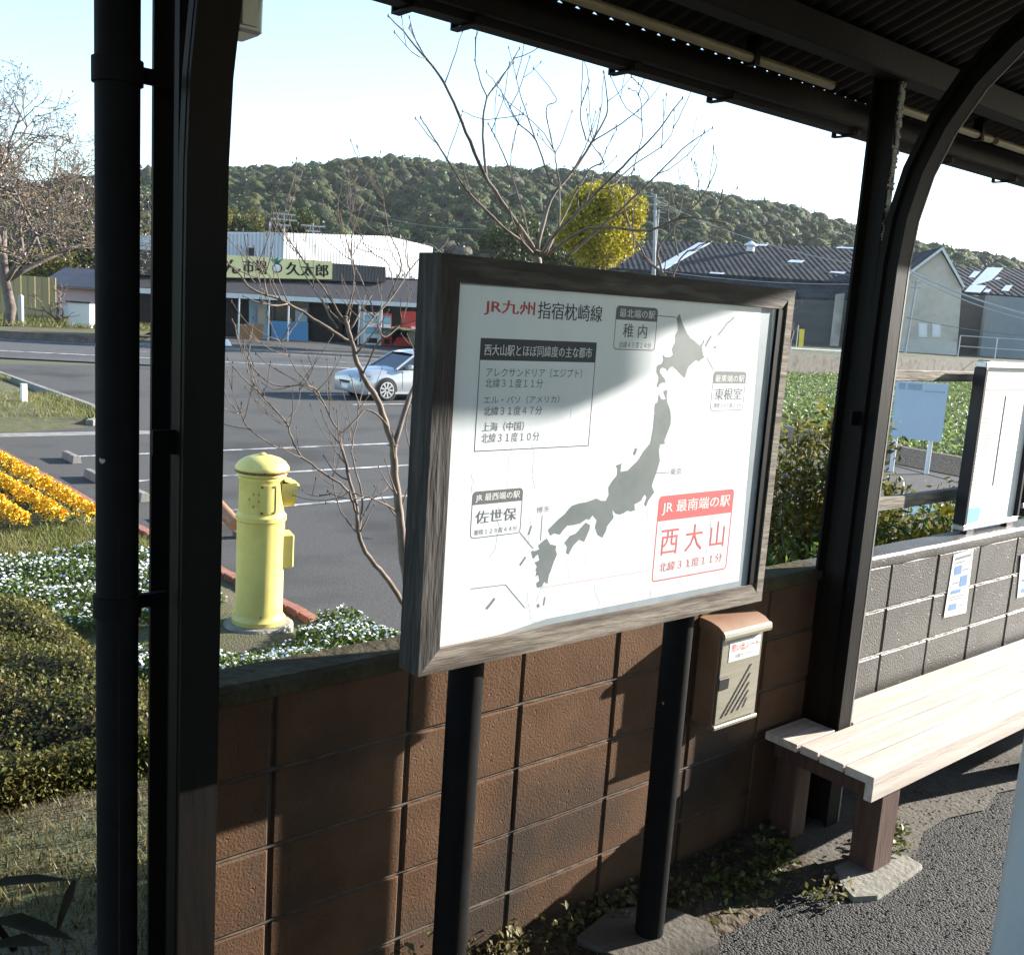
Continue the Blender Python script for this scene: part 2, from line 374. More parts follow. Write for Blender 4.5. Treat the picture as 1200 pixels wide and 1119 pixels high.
for i in range(46):
    x = -4.6 + i * .2; b = MB(); b.box((x + .004, -2.88 + .006 * (i % 2), -.05), (x + .198, -2.85 + .006 * (i % 2), 2.2), bev=.003); b.build('sky_block_board', MT['roofun'], cp)  # added boards behind the camera, keeping sky light out of the shelter
b = MB(); b.box((XL, 2.265, 2.655), (XR, 2.295, 2.7425), bev=.004); b.build('fascia_board', MT['iron'], cp)
for yc in (2.0, 1.25, .55, -.1):
    zt = ZE + PITCH * (YE - yc) - .006; b = MB(); b.box((XL, yc - .04, zt - .10), (XR, yc + .04, zt), bev=.006); b.build('purlin', MT['iron'], cp)
# gutter: open box with folded lips
g = MB(); sec = [(2.312, 2.71), (2.302, 2.71), (2.302, 2.618), (2.445, 2.618), (2.445, 2.70), (2.435, 2.70), (2.435, 2.628), (2.312, 2.628)]
sec = [(2.312, 2.735), (2.302, 2.735), (2.302, 2.668), (2.318, 2.640), (2.375, 2.640), (2.392, 2.664), (2.392, 2.712), (2.384, 2.712), (2.384, 2.668), (2.372, 2.648), (2.322, 2.648), (2.312, 2.672)]
g.sweep([(y, z) for y, z in sec], [((x, 0, 0), (0, 1, 0), (0, 0, 1)) for x in (XL, 0, 2.2, 4.1, XR)])
gut = g.build('gutter', MT['iron'], cp)
for px, py in ((490, 32), (560, 45), (745, 95), (860, 122), (1005, 165), (1115, 195), (1190, 215), (400, 0)):
    x = atY(px, py, 2.30).x; k = MB()
    k.box((x - .013, 2.2962, 2.634), (x + .013, 2.3008, 2.74)); k.box((x - .013, 2.3009, 2.632), (x + .013, 2.412, 2.637)); k.box((x - .013, 2.405, 2.637), (x + .013, 2.412, 2.70))
    k.build('gutter_bracket', MT['iron'], cp)
for xa, xb in ((-1.5, atY(975, 100, 2.15).x), (atY(1066, 133, 2.15).x - .12, atY(1160, 168, 2.15).x), (atY(1166, 171, 2.15).x, 6.3)):
    k = MB(); k.tube([(xa, 2.15, 2.722), (xb, 2.15, 2.722)], .0155, 10); k.build('conduit', MT['beige'], cp, smooth=True)
for x in (1.2, 2.72, 4.25, 5.6):
    k = MB(); k.box((x - .012, 2.13, 2.70), (x + .012, 2.17, 2.79)); k.build('conduit_clip', MT['iron'], cp)
RAIL0 = [(-.056, 0), (.056, 0), (.056, .008), (.010, .016), (.009, .046), (.030, .052), (.030, .070), (-.030, .070), (-.030, .052), (-.009, .046), (-.010, .016), (-.056, .008)]
RAIL = [(x * .74, y * 1.28) for x, y in RAIL0]
def column(xc, paint):
    b = MB(); b.sweep([(x, -y) for x, y in RAIL][::-1], [((xc, 2.084, z), (1, 0, 0), (0, 1, 0)) for z in (-.3, 1.2, 2.2, 2.79)])
    c = b.build('column', MT['iron'], cp)
    path = [(1.925, -.3), (1.925, 1.0), (1.925, 1.9), (1.923, 2.12), (1.91, 2.28), (1.875, 2.43), (1.815, 2.57), (1.73, 2.70), (1.62, 2.81), (1.48, 2.905), (1.30, 2.995), (1.0, 3.105), (.5, 3.285), (-.28, 3.565)]
    fr = []
    for i, (y, z) in enumerate(path):
        y -= .020; y0, z0 = path[max(i - 1, 0)]; y1, z1 = path[min(i + 1, len(path) - 1)]
        d = Vector((0, y1 - y0, z1 - z0)).normalized(); fr.append(((xc, y, z), (1, 0, 0), (0, d.z, -d.y)))
    b = MB(); b.sweep(RAIL, fr); b.build('bent_rail', MT['iron'], c, smooth=30)
    b = MB(); b.box((xc - .07, 1.99, 1.55), (xc + .07, 2.0, 1.60)); b.build('tie_plate', MT['iron'], c)
    if paint:
        fe = [(o, xa, ya) for (o, xa, ya) in fr[:9]]; b = MB(); b.sweep([(.0345, -.0012), (.0424, -.0012), (.0424, .0095), (.0345, .0095)][::-1], fe); b.build('sunlit_edge', MT['sunlitedge'], c)  # pale strip: the sun's bright edge on the bent rail, put in as colour
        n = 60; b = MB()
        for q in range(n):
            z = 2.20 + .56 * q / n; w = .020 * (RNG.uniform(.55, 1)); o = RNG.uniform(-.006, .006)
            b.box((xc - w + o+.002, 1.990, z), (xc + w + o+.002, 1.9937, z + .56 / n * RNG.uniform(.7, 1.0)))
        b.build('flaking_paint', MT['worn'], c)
    return c
column(.8125, False); column(3.3575, True)
p0 = MB(); p0.tube([(.676, 2.0, -.6), (.676, 2.0, 2.56), (.70, 2.06, 2.63), (.74, 2.34, 2.70)], .0405, 20); dp = p0.build('downpipe', MT['ironp'], cp, smooth=True)
for py in (85, 708):
    z = atY(140, py, 2.0).z; k = MB(); k.lathe((.676, 2.0, z), [(.0405, -.022), (.046, -.022), (.046, .022), (.0405, .022)], 20); k.box((.70, 1.992, z - .012), (.775, 2.008, z + .016)); k.build('pipe_clamp', MT['ironp'], dp, smooth=30)

# white lamp box by the top of the column
q0 = atY(289, 38, 1.93); q1 = atY(318, 30, 1.93)
t = thing('lamp_box', (q0.x, 1.93, q0.z), 'small white box lamp fixed high beside the dark post with the downpipe', 'lamp')
k = MB(); k.box((q0.x - .02, 1.93, q0.z), (q0.x + .035, 2.02, q0.z + .22), bev=.006); k.build('housing', MT['alu'], t)
k = MB(); k.box((q0.x - .012, 1.923, q0.z + .012), (q0.x + .018, 1.9295, q0.z + .2)); k.build('diffuser', MT['paper'], t)

# ================================================================ MAP BOARD
PY = 1.752
sg = thing('map_board', (1.9, 1.8, 0), 'large white route map board of Japan in a weathered timber frame on two poles', 'sign')
fx0, fx1, fz0, fz1 = 1.245, 2.500, H - .822, H + .102
w = .056; yf, yb = 1.740, 1.817
def stile(a, b_, c, d, mat):                    # four corners (x, z) of a mitred frame member
    k = MB(); q = [a, b_, c, d]; n = 14
    e = .004
    vs = [(p[0], yf, p[1]) for p in q] + [(p[0], yb, p[1]) for p in q]
    k.add(vs, [(0, 1, 2, 3), (7, 6, 5, 4), (0, 4, 5, 1), (1, 5, 6, 2), (2, 6, 7, 3), (3, 7, 4, 0)]); return k.build('frame_rail', mat, sg)
g_ = .0006
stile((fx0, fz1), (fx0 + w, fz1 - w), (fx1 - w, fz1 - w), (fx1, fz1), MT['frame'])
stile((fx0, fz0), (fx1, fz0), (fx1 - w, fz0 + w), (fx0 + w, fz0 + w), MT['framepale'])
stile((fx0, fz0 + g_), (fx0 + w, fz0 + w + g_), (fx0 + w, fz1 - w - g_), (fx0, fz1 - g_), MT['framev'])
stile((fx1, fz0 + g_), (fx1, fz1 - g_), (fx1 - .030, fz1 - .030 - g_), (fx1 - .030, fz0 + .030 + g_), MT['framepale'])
k = MB(); k.box((fx1 - .066, yf + .004, fz0 + w + .0006), (fx1 - .0306, yb - .002, fz1 - w - .0006), bev=.002); k.build('inner_strip', MT['iron'], sg)
k = MB(); k.box((fx0 + w - .008, PY, fz0 + w - .008), (fx1 - .06, PY + .012, fz1 - w + .008)); pn = k.build('panel', MT['panel'], sg)
k = MB(); k.box((fx0 + .01, PY + .0125, fz0 + .02), (fx1 - .01, PY + .019, fz1 - .02)); k.build('backing', MT['frame'], sg)
for px, py in ((553, 785), (802, 735)):
    c = atY(px, py, 1.80).x; k = MB(); k.tube([(c, 1.822, -.2), (c, 1.822, fz0 - .0005)], .0435, 24); po = k.build('pole', MT['ironp'], sg, smooth=True)
def pxz(px, py):
    p = atY(px, py, PY); return p.x, p.z
def xrow(px, z):                                # x on the panel where the photo column px meets height z
    lo, hi = -200., 1400.
    for _ in range(40):
        m = (lo + hi) / 2
        if pxz(px, m)[1] > z: lo = m
        else: hi = m
    return pxz(px, m)[0]
def text_mesh(s, bold=0):
    bold = 0
    c = bpy.data.curves.new('lettering', 'FONT'); c.body = s; c.size = 1; c.offset = bold; c.resolution_u = 2
    o = bpy.data.objects.new('lettering', c); COL.objects.link(o); bpy.context.view_layer.update()
    me = bpy.data.meshes.new_from_object(o.evaluated_get(bpy.context.evaluated_depsgraph_get()))
    bpy.data.objects.remove(o); bpy.data.curves.remove(c); me.materials.clear()
    v = np.empty(len(me.vertices) * 3, np.float32); me.vertices.foreach_get('co', v); return me, v.reshape(-1, 3)
def lettering(s, conv, mat, parent, bold=.012, name='lettering'):
    """conv maps unit rectangle coordinates (u right, v up) to a point"""
    me, v = text_mesh(s, bold); lo = v.min(0); hi = v.max(0); u = (v - lo) / (hi - lo + 1e-9)
    me.vertices.foreach_set('co', np.array([conv(a, b_) for a, b_ in u[:, :2]], np.float32).ravel()); me.update()
    if bold > .01:
        m2 = me.copy(); q = conv(.5, .5) - Vector(conv(.5, .5)) if False else None
        a_ = Vector(conv(0, .5)); c_ = Vector(conv(1, .5)); hgt = (Vector(conv(.5, 1)) - Vector(conv(.5, 0))).length; sh = (c_ - a_).normalized() * hgt * min(bold, .05) * 1.6
        back = sh.cross(Vector((0, 0, 1))).normalized() * (.00006 if hgt < .3 else .004)
        import bmesh as _bm
        bm = _bm.new(); bm.from_mesh(me); m2.transform(Matrix.Translation(sh - back)); bm.from_mesh(m2); bm.to_mesh(me); bm.free(); bpy.data.meshes.remove(m2)
    return link_mesh(name, me, mat, parent)
TY = PY - .00020
def ptext(s, xl, yt, yb_, xr, mat, bold=.012):
    X0, Z1 = pxz(xl, yt); _, Z0 = pxz(xl, yb_); X1 = xrow(xr, (Z0 + Z1) / 2)
    return lettering(s, lambda u, v: (X0 + (X1 - X0) * u, TY - .00025, Z0 + (Z1 - Z0) * v), mat, pn, bold)
def prect(b_, x0, x1, z0, z1, y=TY): b_.add([(x0, y, z0), (x1, y, z0), (x1, y, z1), (x0, y, z1)], [(0, 1, 2, 3)])
def pline(b_, pts, wd, y=TY):
    P = [Vector((p[0], 0, p[1])) for p in pts]
    for a, c in zip(P, P[1:]):
        d = (c - a).normalized(); n = Vector((-d.z, 0, d.x)) * wd / 2
        b_.add([(q.x, y, q.z) for q in (a + n, a - n, c - n, c + n)], [(0, 1, 2, 3)])
def pbox(name, xl, yt, yh, yb_, xr, matt, head=True, lw=.0022, rnd=.010):
    X0, Z1 = pxz(xl, yt); Zh = pxz(xl, yh)[1]; Z0 = pxz(xl, yb_)[1]; X1 = xrow(xr, Z1)
    b_ = MB(); r = rnd
    def corner(cx, cz, a0): return [(cx + r * math.cos(a0 + i * math.pi / 10), cz + r * math.sin(a0 + i * math.pi / 10)) for i in range(6)]
    o = corner(X1 - r, Z1 - r, 0) + corner(X0 + r, Z1 - r, math.pi / 2) + corner(X0 + r, Z0 + r, math.pi) + corner(X1 - r, Z0 + r, 1.5 * math.pi)
    if r == 0: o = [(X1, Z1), (X0, Z1), (X0, Z0), (X1, Z0)]
    pline(b_, o + [o[0]], lw)
    if head:
        h = (corner(X1 - r, Z1 - r, 0) + corner(X0 + r, Z1 - r, math.pi / 2) if r else [(X1, Z1), (X0, Z1)]) + [(X0, Zh), (X1, Zh)]
        b_.poly(h, lambda p: (p[0], TY + .00006, p[1]))
    return b_.build(name, matt, pn)
W_, D_, G_ = MT['white'], MT['dark'], MT['grey']
ptext('JR九州', 568, 350, 369, 626.3, MT['red'], .03); ptext('指宿枕崎線', 631, 353, 373.5, 705.5, D_, .012)
pbox('city_box', 563.8, 396.6, 422, 528.6, 699, D_, rnd=0); ptext('西大山駅とほぼ同緯度の主な都市', 568, 403, 416.5, 693.5, W_, .014)
for s, a in (('アレクサンドリア（エジプト）', (570, 430.5, 442, 682)), ('北緯３１度１１分', (569, 443.5, 454.5, 636)), ('エル・パソ（アメリカ）', (567, 464, 473.5, 655.4)), ('北緯３１度４７分', (567, 476.5, 487.5, 635)), ('上海（中国）', (565.3, 495, 506, 614)), ('北緯３１度１０分', (564.4, 508, 519.5, 632))):
    ptext(s, *a, MT['mid'], .008)
pbox('station_box', 722.9, 358.4, 374.5, 409.3, 771, MT['mid']); ptext('最北端の駅', 726.5, 361.5, 371.5, 767.6, W_, .02)
ptext('稚 内', 730.7, 379, 395.5, 758, MT['mid']); ptext('北緯４５度２４分', 725.4, 400, 407.5, 763, MT['mid'], .0)
pbox('station_box', 836.7, 435.6, 449.3, 481.2, 874.6, MT['grey']); ptext('最東端の駅', 838.5, 439.3, 447.6, 872, W_, .02)
ptext('東根室', 838.5, 454.6, 468.8, 869, MT['grey']); ptext('東経１４５度３５分', 836.6, 472.3, 478, 869, MT['grey'], .0)
pbox('station_box', 554.2, 576.8, 592, 630.7, 612.8, MT['mid']); ptext('JR 最西端の駅', 557.6, 579, 589, 609, W_, .02)
ptext('佐世保', 557.8, 599, 614, 605, MT['mid']); ptext('東経１２９度４４分', 555.6, 621, 627.5, 606, MT['mid'], .0)
pbox('station_box', 773, 582.5, 611, 680, 860, MT['pink'], lw=.004); ptext('JR 最南端の駅', 776.6, 587.5, 604, 855, W_, .018)
ptext('西 大 山', 776, 619, 651, 849, MT['pink'], .004); ptext('北緯３１度１１分', 773, 659.5, 670.5, 846, MT['pink'], -.004)
ptext('博多', 629, 594, 601.5, 644, G_, 0); ptext('東京', 786, 549, 556.5, 798.4, G_, 0)
for pts in (((785, 553.5), (767, 554.7), (755.4, 574)), ((771, 370), (792, 372)), ((827.8, 418.6), (836.2, 433.8)), ((609, 623.6), (625, 643)), ((635.5, 604), (633.5, 633.5)), ((551.3, 690), (592.4, 685), (615, 712))):
    b = MB(); pline(b, [pxz(*p) for p in pts], .0022, TY - .0001); b.build('leader_line', MT['grey'], pn)
b = MB(); b.poly([pxz(*q) for q in ((893, 355), (906, 356), (882, 692), (575, 747), (640, 725), (866, 680.5))], lambda p: (p[0], TY + .00010, p[1])); b.build('margin_band', MT['margin'], pn)
b = MB(); b.poly([pxz(*q) for q in ((540, 328), (906, 352), (906, 358), (540, 333.5))], lambda p: (p[0], TY + .00014, p[1])); b.build('margin_band', MT['margin'], pn)
b = MB(); pline(b, [pxz(633.5, 688.8), pxz(763.5, 668)], .0024); b.build('leader_line', MT['redline'], pn)
c6 = lambda L: [(700 + x / 5.595, 340 + y / 5.595) for x, y in L]; c7 = lambda L: [(540 + x / 3.529, 540 + y / 3.529) for x, y in L]
HOK = c6([(518,185),(540,155),(550,195),(567,240),(590,285),(612,315),(640,335),(668,362),(685,352),(703,315),(700,345),(685,370),(690,400),(695,430),(705,440),(680,455),(668,468),(655,465),(648,458),(630,472),(600,500),(590,520),(584,545),(572,578),(545,550),(520,522),(495,502),(480,505),(455,535),(450,515),(425,508),(412,520),(410,540),(425,560),(440,580),(450,605),(430,606),(412,615),(395,640),(388,632),(400,590),(402,570),(388,540),(390,500),(405,488),(420,485),(432,460),(428,420),(445,440),(478,438),(495,425),(490,385),(500,360),(510,345),(512,295),(528,265),(525,215)])
HON = c6([(403,678),(418,712),(432,718),(450,712),(440,690),(432,665),(447,655),(460,655),(455,690),(458,735),(472,770),(480,800),(483,840),(480,880),(465,920),(450,960),(440,985),(443,1008),(412,1012),(404,1050),(410,1119)]) + c7([(820,10),(812,40),(795,85),(790,105),(800,130),(785,150),(775,165),(765,190),(758,180),(768,150),(760,138),(745,165),(718,180),(720,205),(700,210),(690,205),(670,218),(655,222),(640,218),(626,200),(632,235),(605,270),(600,290),(585,318),(565,305),(555,275),(562,245),(545,225),(530,245),(520,240),(495,258),(470,265),(440,268),(420,290),(410,305),(385,300),(370,310),(360,285),(385,260),(405,240),(430,220),(445,200),(460,185),(490,175),(520,170),(560,155),(580,165),(600,165),(612,140),(610,110),(625,85),(645,60),(648,35),(640,20),(665,10),(660,45),(690,40),(715,15)]) + c6([(265,1119),(300,1060),(325,1030),(345,1005),(355,960),(365,900),(372,820),(355,830),(375,815),(374,780),(378,745),(395,735)])
SHI = c7([(428,340),(450,310),(475,300),(490,285),(515,255),(535,265),(532,285),(525,300),(510,335),(490,325),(465,350),(445,388),(435,380),(440,355)])
KYU = c7([(335,335),(355,320),(370,345),(395,350),(392,368),(398,385),(380,430),(372,455),(365,470),(358,508),(345,500),(335,520),(315,525),(312,505),(325,495),(320,470),(308,480),(318,440),(305,420),(325,410),(320,385),(302,400),(298,375),(325,365),(320,350)])
b = MB()
for L in (HOK, HON, SHI, KYU): b.poly([pxz(*p) for p in L], lambda p: (p[0], TY - .00004, p[1]))
for L, wd in ((c6([(708,372),(728,330),(748,300)]), .007), (c6([(790,297),(820,262),(850,218),(870,205),(897,178)]), .006), (c6([(762,382),(778,370)]), .006), (c6([(240,1080),(255,1037)]), .009), (c7([(280,305),(292,268)]), .006), (c7([(244,432),(268,397)]), .006), (c7([(105,612),(122,592),(140,568)]), .007), (c7([(322,605),(318,592)]), .008), (c7([(342,597),(348,562)]), .005), (c7([(296,372),(303,402)]), .008), (c7([(312,455),(322,430)]), .006)):
    pline(b, [pxz(*p) for p in L], wd, TY - .00008)
b.build('map_of_islands', MT['mapg'], pn)
b = MB()
for i in range(34):
    x = RNG.uniform(fx0 + .1, fx1 - .1); z = RNG.uniform(fz0 + .09, fz0 + .62); pts = [(x, z)]
    for s_ in range(RNG.integers(2, 6)):
        x += RNG.normal(0, .007); z -= RNG.uniform(.008, .035); z = max(z, fz0 + .07); pts.append((x, z))
    pline(b, pts, RNG.uniform(.0007, .0015), TY + .00012)
b.build('surface_cracks', MT['crack'], pn)

# ================================================================ NOTE BOX on the wall
FY = 1.978
def fq(px, py): return atY(px, py, FY)
x0 = fq(834, 855).x; x1 = fq(884, 838).x; z0 = (fq(834, 855).z + fq(880, 839).z) / 2; z1 = fq(849, 745).z
nb = thing('note_box', (x0, 2.07, z0), 'narrow steel message box with wooden lid fixed to the brown wall', 'box')
k = MB(); k.box((x0, FY + .004, z0), (x1, 2.0695, z1 + .02), bev=.004); k.build('body', MT['woodlid'], nb)
k = MB(); k.box((x0 + .008, FY - .003, z0 + .014), (x1 - .006, FY + .0035, z1 - .012), bev=.002); fp = k.build('front_plate', MT['steel'], nb)
k = MB(); k.box((x0 - .002, FY - .010, z0 - .004), (x1 + .002, FY + .02, z0 + .011), bev=.003); k.build('bottom_lip', MT['steel'], nb)
k = MB(); hw = x1 - x0
k.sweep([(2.0695, z1 + .044), (2.02, z1 + .041), (1.985, z1 + .032), (1.962, z1 + .018), (1.956, z1 + .002), (1.966, z1 - .004), (1.972, z1 + .008), (2.0695, z1 + .012)], [((x, 0, 0), (0, 1, 0), (0, 0, 1)) for x in (x0 - .008, x1 + .010)])
k.build('lid', MT['woodlid'], nb, smooth=35)
k = MB(); k.sweep([(1.953, z1 + .002), (1.9555, z1 + .014), (1.961, z1 + .0195), (1.966, z1 + .014), (1.964, z1 - .008), (1.955, z1 - .008)], [((x, 0, 0), (0, 1, 0), (0, 0, 1)) for x in (x0 - .010, x1 + .012)]); k.build('lid_trim', MT['steel'], nb)
h_ = z1 - z0
def fxz(u, v): return x0 + hw * u, z0 + h_ * v
k = MB()
for i, (ua, va, ub, vb) in enumerate(((.16, .10, .76, .62), (.27, .115, .76, .52), (.40, .125, .76, .42), (.53, .135, .76, .33), (.66, .15, .74, .245))):
    a = Vector((*fxz(ua, va),)); c = Vector((*fxz(ub, vb),)); d = (c - a).normalized(); n = Vector((-d.y, d.x)) * .0028
    k.add([(q.x, FY - .0045, q.y) for q in (a + n, a - n, c - n, c + n)], [(0, 1, 2, 3)])
k.build('slot', MT['black'], fp)
k = MB(); a = fxz(.02, .42); c = fxz(.25, .545); k.box((a[0], FY - .008, a[1]), (c[0], FY - .0035, c[1]), bev=.002); k.build('latch', MT['black'], nb)
a = fxz(.20, .70); c = fxz(.92, .92); k = MB(); k.box((a[0], FY - .0042, a[1]), (c[0], FY - .0032, c[1])); st = k.build('sticker', MT['paper'], nb)
def onbox(u0, u1, v0, v1): return lambda u, v: (a[0] + (c[0] - a[0]) * (u0 + (u1 - u0) * u), FY - .0052, a[1] + (c[1] - a[1]) * (v0 + (v1 - v0) * v))
lettering('思い出ノート', onbox(.06, .94, .48, .86), MT['red'], st, .01); lettering('お書きください', onbox(.2, .8, .14, .34), MT['grey'], st, 0)

# ================================================================ BENCH
bn = thing('slatted_bench', (3.05, 1.82, 0), 'long wooden slat bench along the grey wall with faded reddish boards', 'bench')
yb0 = 1.603; zs = .406; BX = 8.4
pl = [(1.603, 1.712), (1.722, 1.817), (1.827, 1.899), (1.909, 2.045)]
for i, (a, c) in enumerate(pl):
    k = MB()
    if i == 3:
        k.box((3.055, a, zs - .03), (3.300, c, zs), bev=.0012); k.box((3.425, a, zs - .03), (BX, c, zs - .0005), bev=.0012)
    else: k.box((3.055 + .004 * i, a, zs - .03), (BX, c, zs + RNG.uniform(-.001, .001)), bev=.0012)
    k.build('slat', MT['plankR'], bn)
k = MB(); k.box((3.062, 1.606, zs - .094), (BX, 1.636, zs - .0315), bev=.0015); k.build('apron', MT['plankR'], bn)
for x in (3.10, 4.55, 6.0, 7.5):
    k = MB(); k.box((x, 1.65, zs - .10), (x + .06, 2.03, zs - .0315)); k.build('cross_bearer', MT['legwood'], bn)
for x in (3.16, 4.62, 6.1, 7.6):
    k = MB(); k.box((x, 1.618, .008), (x + .125, 1.715, zs - .0955), bev=.005); k.build('leg', MT['legwood'], bn)
    k = MB(); k.box((x - .05, 1.93, .008), (x + .05, 2.02, zs - .102), bev=.005); k.build('leg', MT['legwood'], bn)
# concrete pad under the first leg
k = MB(); pts = [atZ(px, py, .012) for px, py in ((985, 1035), (1000, 1052), (1028, 1050), (1058, 1030), (1080, 1014), (1062, 1003), (1030, 1000), (1000, 1006), (978, 1016))]
n = len(pts); top = [(p.x, p.y, .0165 + RNG.uniform(-.002, .002)) for p in pts]; bot = [(p.x + (p.x - 3.2) * .08, p.y - .012, -.03) for p in pts]
k.add(top + bot, [tuple(range(n))[::-1] if False else tuple(range(n))] + [(i, (i + 1) % n, (i + 1) % n + n, i + n) for i in range(n)])
tag(k.build('leg_footing', MT['concrete'], origin=(3.2, 1.6, 0)), 'pale broken concrete footing under the nearest front leg of the bench', 'footing')
k = MB(); pts = [(2.02, 1.93), (2.06, 1.76), (2.18, 1.68), (2.36, 1.66), (2.42, 1.74), (2.36, 1.90), (2.2, 1.97)]; n = len(pts)
k.add([(x, y, .03 + RNG.uniform(-.003, .003)) for x, y in pts] + [(x * 1.01 - .02, y - .01, -.03) for x, y in pts], [tuple(range(n))] + [(i, (i + 1) % n, (i + 1) % n + n, i + n) for i in range(n)])
tag(k.build('pole_footing', MT['apron'], origin=(2.2, 1.8, 0)), 'mossy concrete footing at the base of the right pole of the map board', 'footing')

# grey post close to the camera
gp = thing('standing_post', (1.70, .575, 0), 'smooth pale blue grey round post standing on the platform beyond the bench end', 'post')
k = MB(); k.tube([(1.70, .575, 0), (1.70, .575, 1.55)], .063, 28); k.build('shaft', MT['greypost'], gp, smooth=True)
k = MB(); k.lathe((1.70, .575, 0), [(.11, 0), (.11, .012), (.066, .016), (.066, .03)], 24); k.build('base_plate', MT['greypost'], gp, smooth=30)

# ================================================================ NOTICE BOARDS behind the wall
nr = thing('notice_rack', (4.4, 2.26, 0), 'weathered timber rail rack with grey ends behind the block wall', 'rack')
for pa, pb in ((435, 447), (572, 585)):
    z1_ = atY(1120, pa, 2.23).z; z0_ = atY(1120, pb, 2.23).z
    k = MB(); k.box((3.66, 2.215, z0_), (8.2, 2.25, z1_), bev=.003); k.build('rail', MT['framepale'], nr)
for x in (4.86, 6.6, 8.0):
    k = MB(); k.box((x, 2.252, -.4), (x + .07, 2.31, 1.79), bev=.004); k.build('post', MT['framepale'], nr)
def notice(x0, x1, z0, z1, label):
    t = thing('notice_board', ((x0 + x1) / 2, 2.17, z0), label, 'notice board', 'white notice boards behind the wall')
    k = MB(); k.box((x0, 2.135, z0), (x1, 2.165, z1), bev=.003); k.build('board', MT['paper'], t)
    for lo, hi, m in (((x0 - .012, 2.118, z1 - .012), (x1 + .012, 2.17, z1 + .014), 'alu'), ((x0 - .012, 2.118, z0 - .014), (x1 + .012, 2.17, z0 + .012), 'alu'), ((x0 - .014, 2.116, z0 + .0125), (x0 + .010, 2.172, z1 - .0125), 'darkframe'), ((x1 - .010, 2.116, z0 + .0125), (x1 + .014, 2.172, z1 - .0125), 'darkframe')):
        k = MB(); k.box(lo, hi, bev=.003); k.build('frame_bar', MT[m], t)
    for xx in (x0 + .03, x1 - .1):
        k = MB(); k.box((xx, 2.12, z0 - .06), (xx + .07, 2.15, z0 - .0145)); k.build('hanger', MT['darkframe'], t)
    return t
bz0 = H - .865; bz1 = H - .115
n1 = notice(4.56, 5.10, bz0, bz1, 'white timetable board nearest the rail column with a blue strip at its foot')
k = MB(); xm = 4.56 + .54 * .48; k.box((xm, 2.1325, bz0 + .18), (xm + .003, 2.1345, bz1 - .14)); k.box((4.60, 2.1325, bz1 - .115), (5.06, 2.1345, bz1 - .112)); 
for i in range(22): k.box((4.60 , 2.1335, bz0 + .2 + i * .019), (4.60 + RNG.uniform(.08, .2), 2.1345, bz0 + .2015 + i * .019)); k.box((xm + .02, 2.1335, bz0 + .2 + i * .019), (xm + .02 + RNG.uniform(.08, .2), 2.1345, bz0 + .2015 + i * .019))
k.build('printed_lines', MT['crack'], n1)
k = MB(); k.box((4.58, 2.131, bz0 + .02), (4.72, 2.1345, bz0 + .085)); k.build('blue_strip', MT['teal'], n1)
n2 = notice(5.16, 5.75, bz0 + .06, bz1 + .03, 'white notice board farther along the rack beside the timetable board')
def poster(pl_, label):
    P = [atY(*q, 2.0655) for q in pl_]; t = thing('poster', P[3], label, 'poster', 'paper notices stuck to the grey wall')
    P = [Vector((p.x, 2.0655, p.z)) for p in P]
    k = MB(); Q = P + [p + Vector((0, .0015, 0)) for p in P]; k.add(Q, [(3, 2, 1, 0), (4, 5, 6, 7), (0, 1, 5, 4), (1, 2, 6, 5), (2, 3, 7, 6), (3, 0, 4, 7)]); k.build('sheet', MT['paper'], t)
    def uv(u, v): 
        a = P[3].lerp(P[2], u); b_ = P[0].lerp(P[1], u); return a.lerp(b_, v) - Vector((0, .001, 0))
    k = MB(); k2 = MB()
    for (u0, v0, u1, v1, q) in ((.15, .66, .5, .80, 0), (.5, .45, .85, .62, 1), (.14, .36, .6, .42, 1), (.15, .1, .5, .2, 0), (.1, .9, .9, .94, 2), (.12, .84, .6, .86, 2), (.55, .70, .9, .72, 2), (.15, .52, .45, .54, 2), (.15, .30, .8, .315, 2), (.15, .26, .7, .275, 2), (.55, .14, .85, .155, 2)):
        (k if q < 2 else k2).add([uv(u0, v0), uv(u1, v0), uv(u1, v1), uv(u0, v1)], [(0, 1, 2, 3)])
    k.build('picture', MT['blueink'], t); k2.build('printed_lines', MT['grey'], t)
poster([(1118, 650), (1141, 643), (1132, 718), (1106, 724)], 'paper notice with small blue pictures taped to the grey wall under the timetable board')
poster([(1197, 650), (1225, 642), (1218, 694), (1192, 701)], 'half visible paper notice on the grey wall at the right edge of the photo')
# ================================================================ GROUND beyond the wall
def smooth01(t): t = max(0., min(1., t)); return t * t * (3 - 2 * t)
FAR = LOT - .06
b = MB(); b.add([(-2500, -2500, FAR), (2500, -2500, FAR), (2500, 2500, FAR), (-2500, 2500, FAR)], [(0, 1, 2, 3)]); tag(b.build('ground', MT['farground']), kind='structure')
grid('garden_ground', -14, 4.26, 2.2, 20.6, 110, 60, lambda x, y: gz(y) + .02 * math.sin(x * 3.1) * math.sin(y * 2.3) * (1 - smooth01((x - 3) / .8)) - .10 * smooth01((-x - 3) / 8) - max(0, gz(y) - LOT - .07) * smooth01((x - 3.75) / .4), MT['grassbase'])
sheet('parking_lot', [(4.30, -4), (40, -4), (40, 14), (24.5, 14), (24.5, 36.5), (7.55, 36.5), (7.55, 23.5), (7.2, 21.8), (6.4, 20.9), (4.15, 20.3)], LOT - .004, MT['lot'])
grid('verge', -40, 7.45, 20.7, 36.2, 40, 20, lambda x, y: LOT - .03 + .18 * smooth01((7.4 - x) / 1.2) * smooth01((y - 20.7) / 1.6) * smooth01((36.2 - y) / .8), MT['grassbase'])
A = atZ(0, 420, LOT); Bq = atZ(400, 440, LOT)
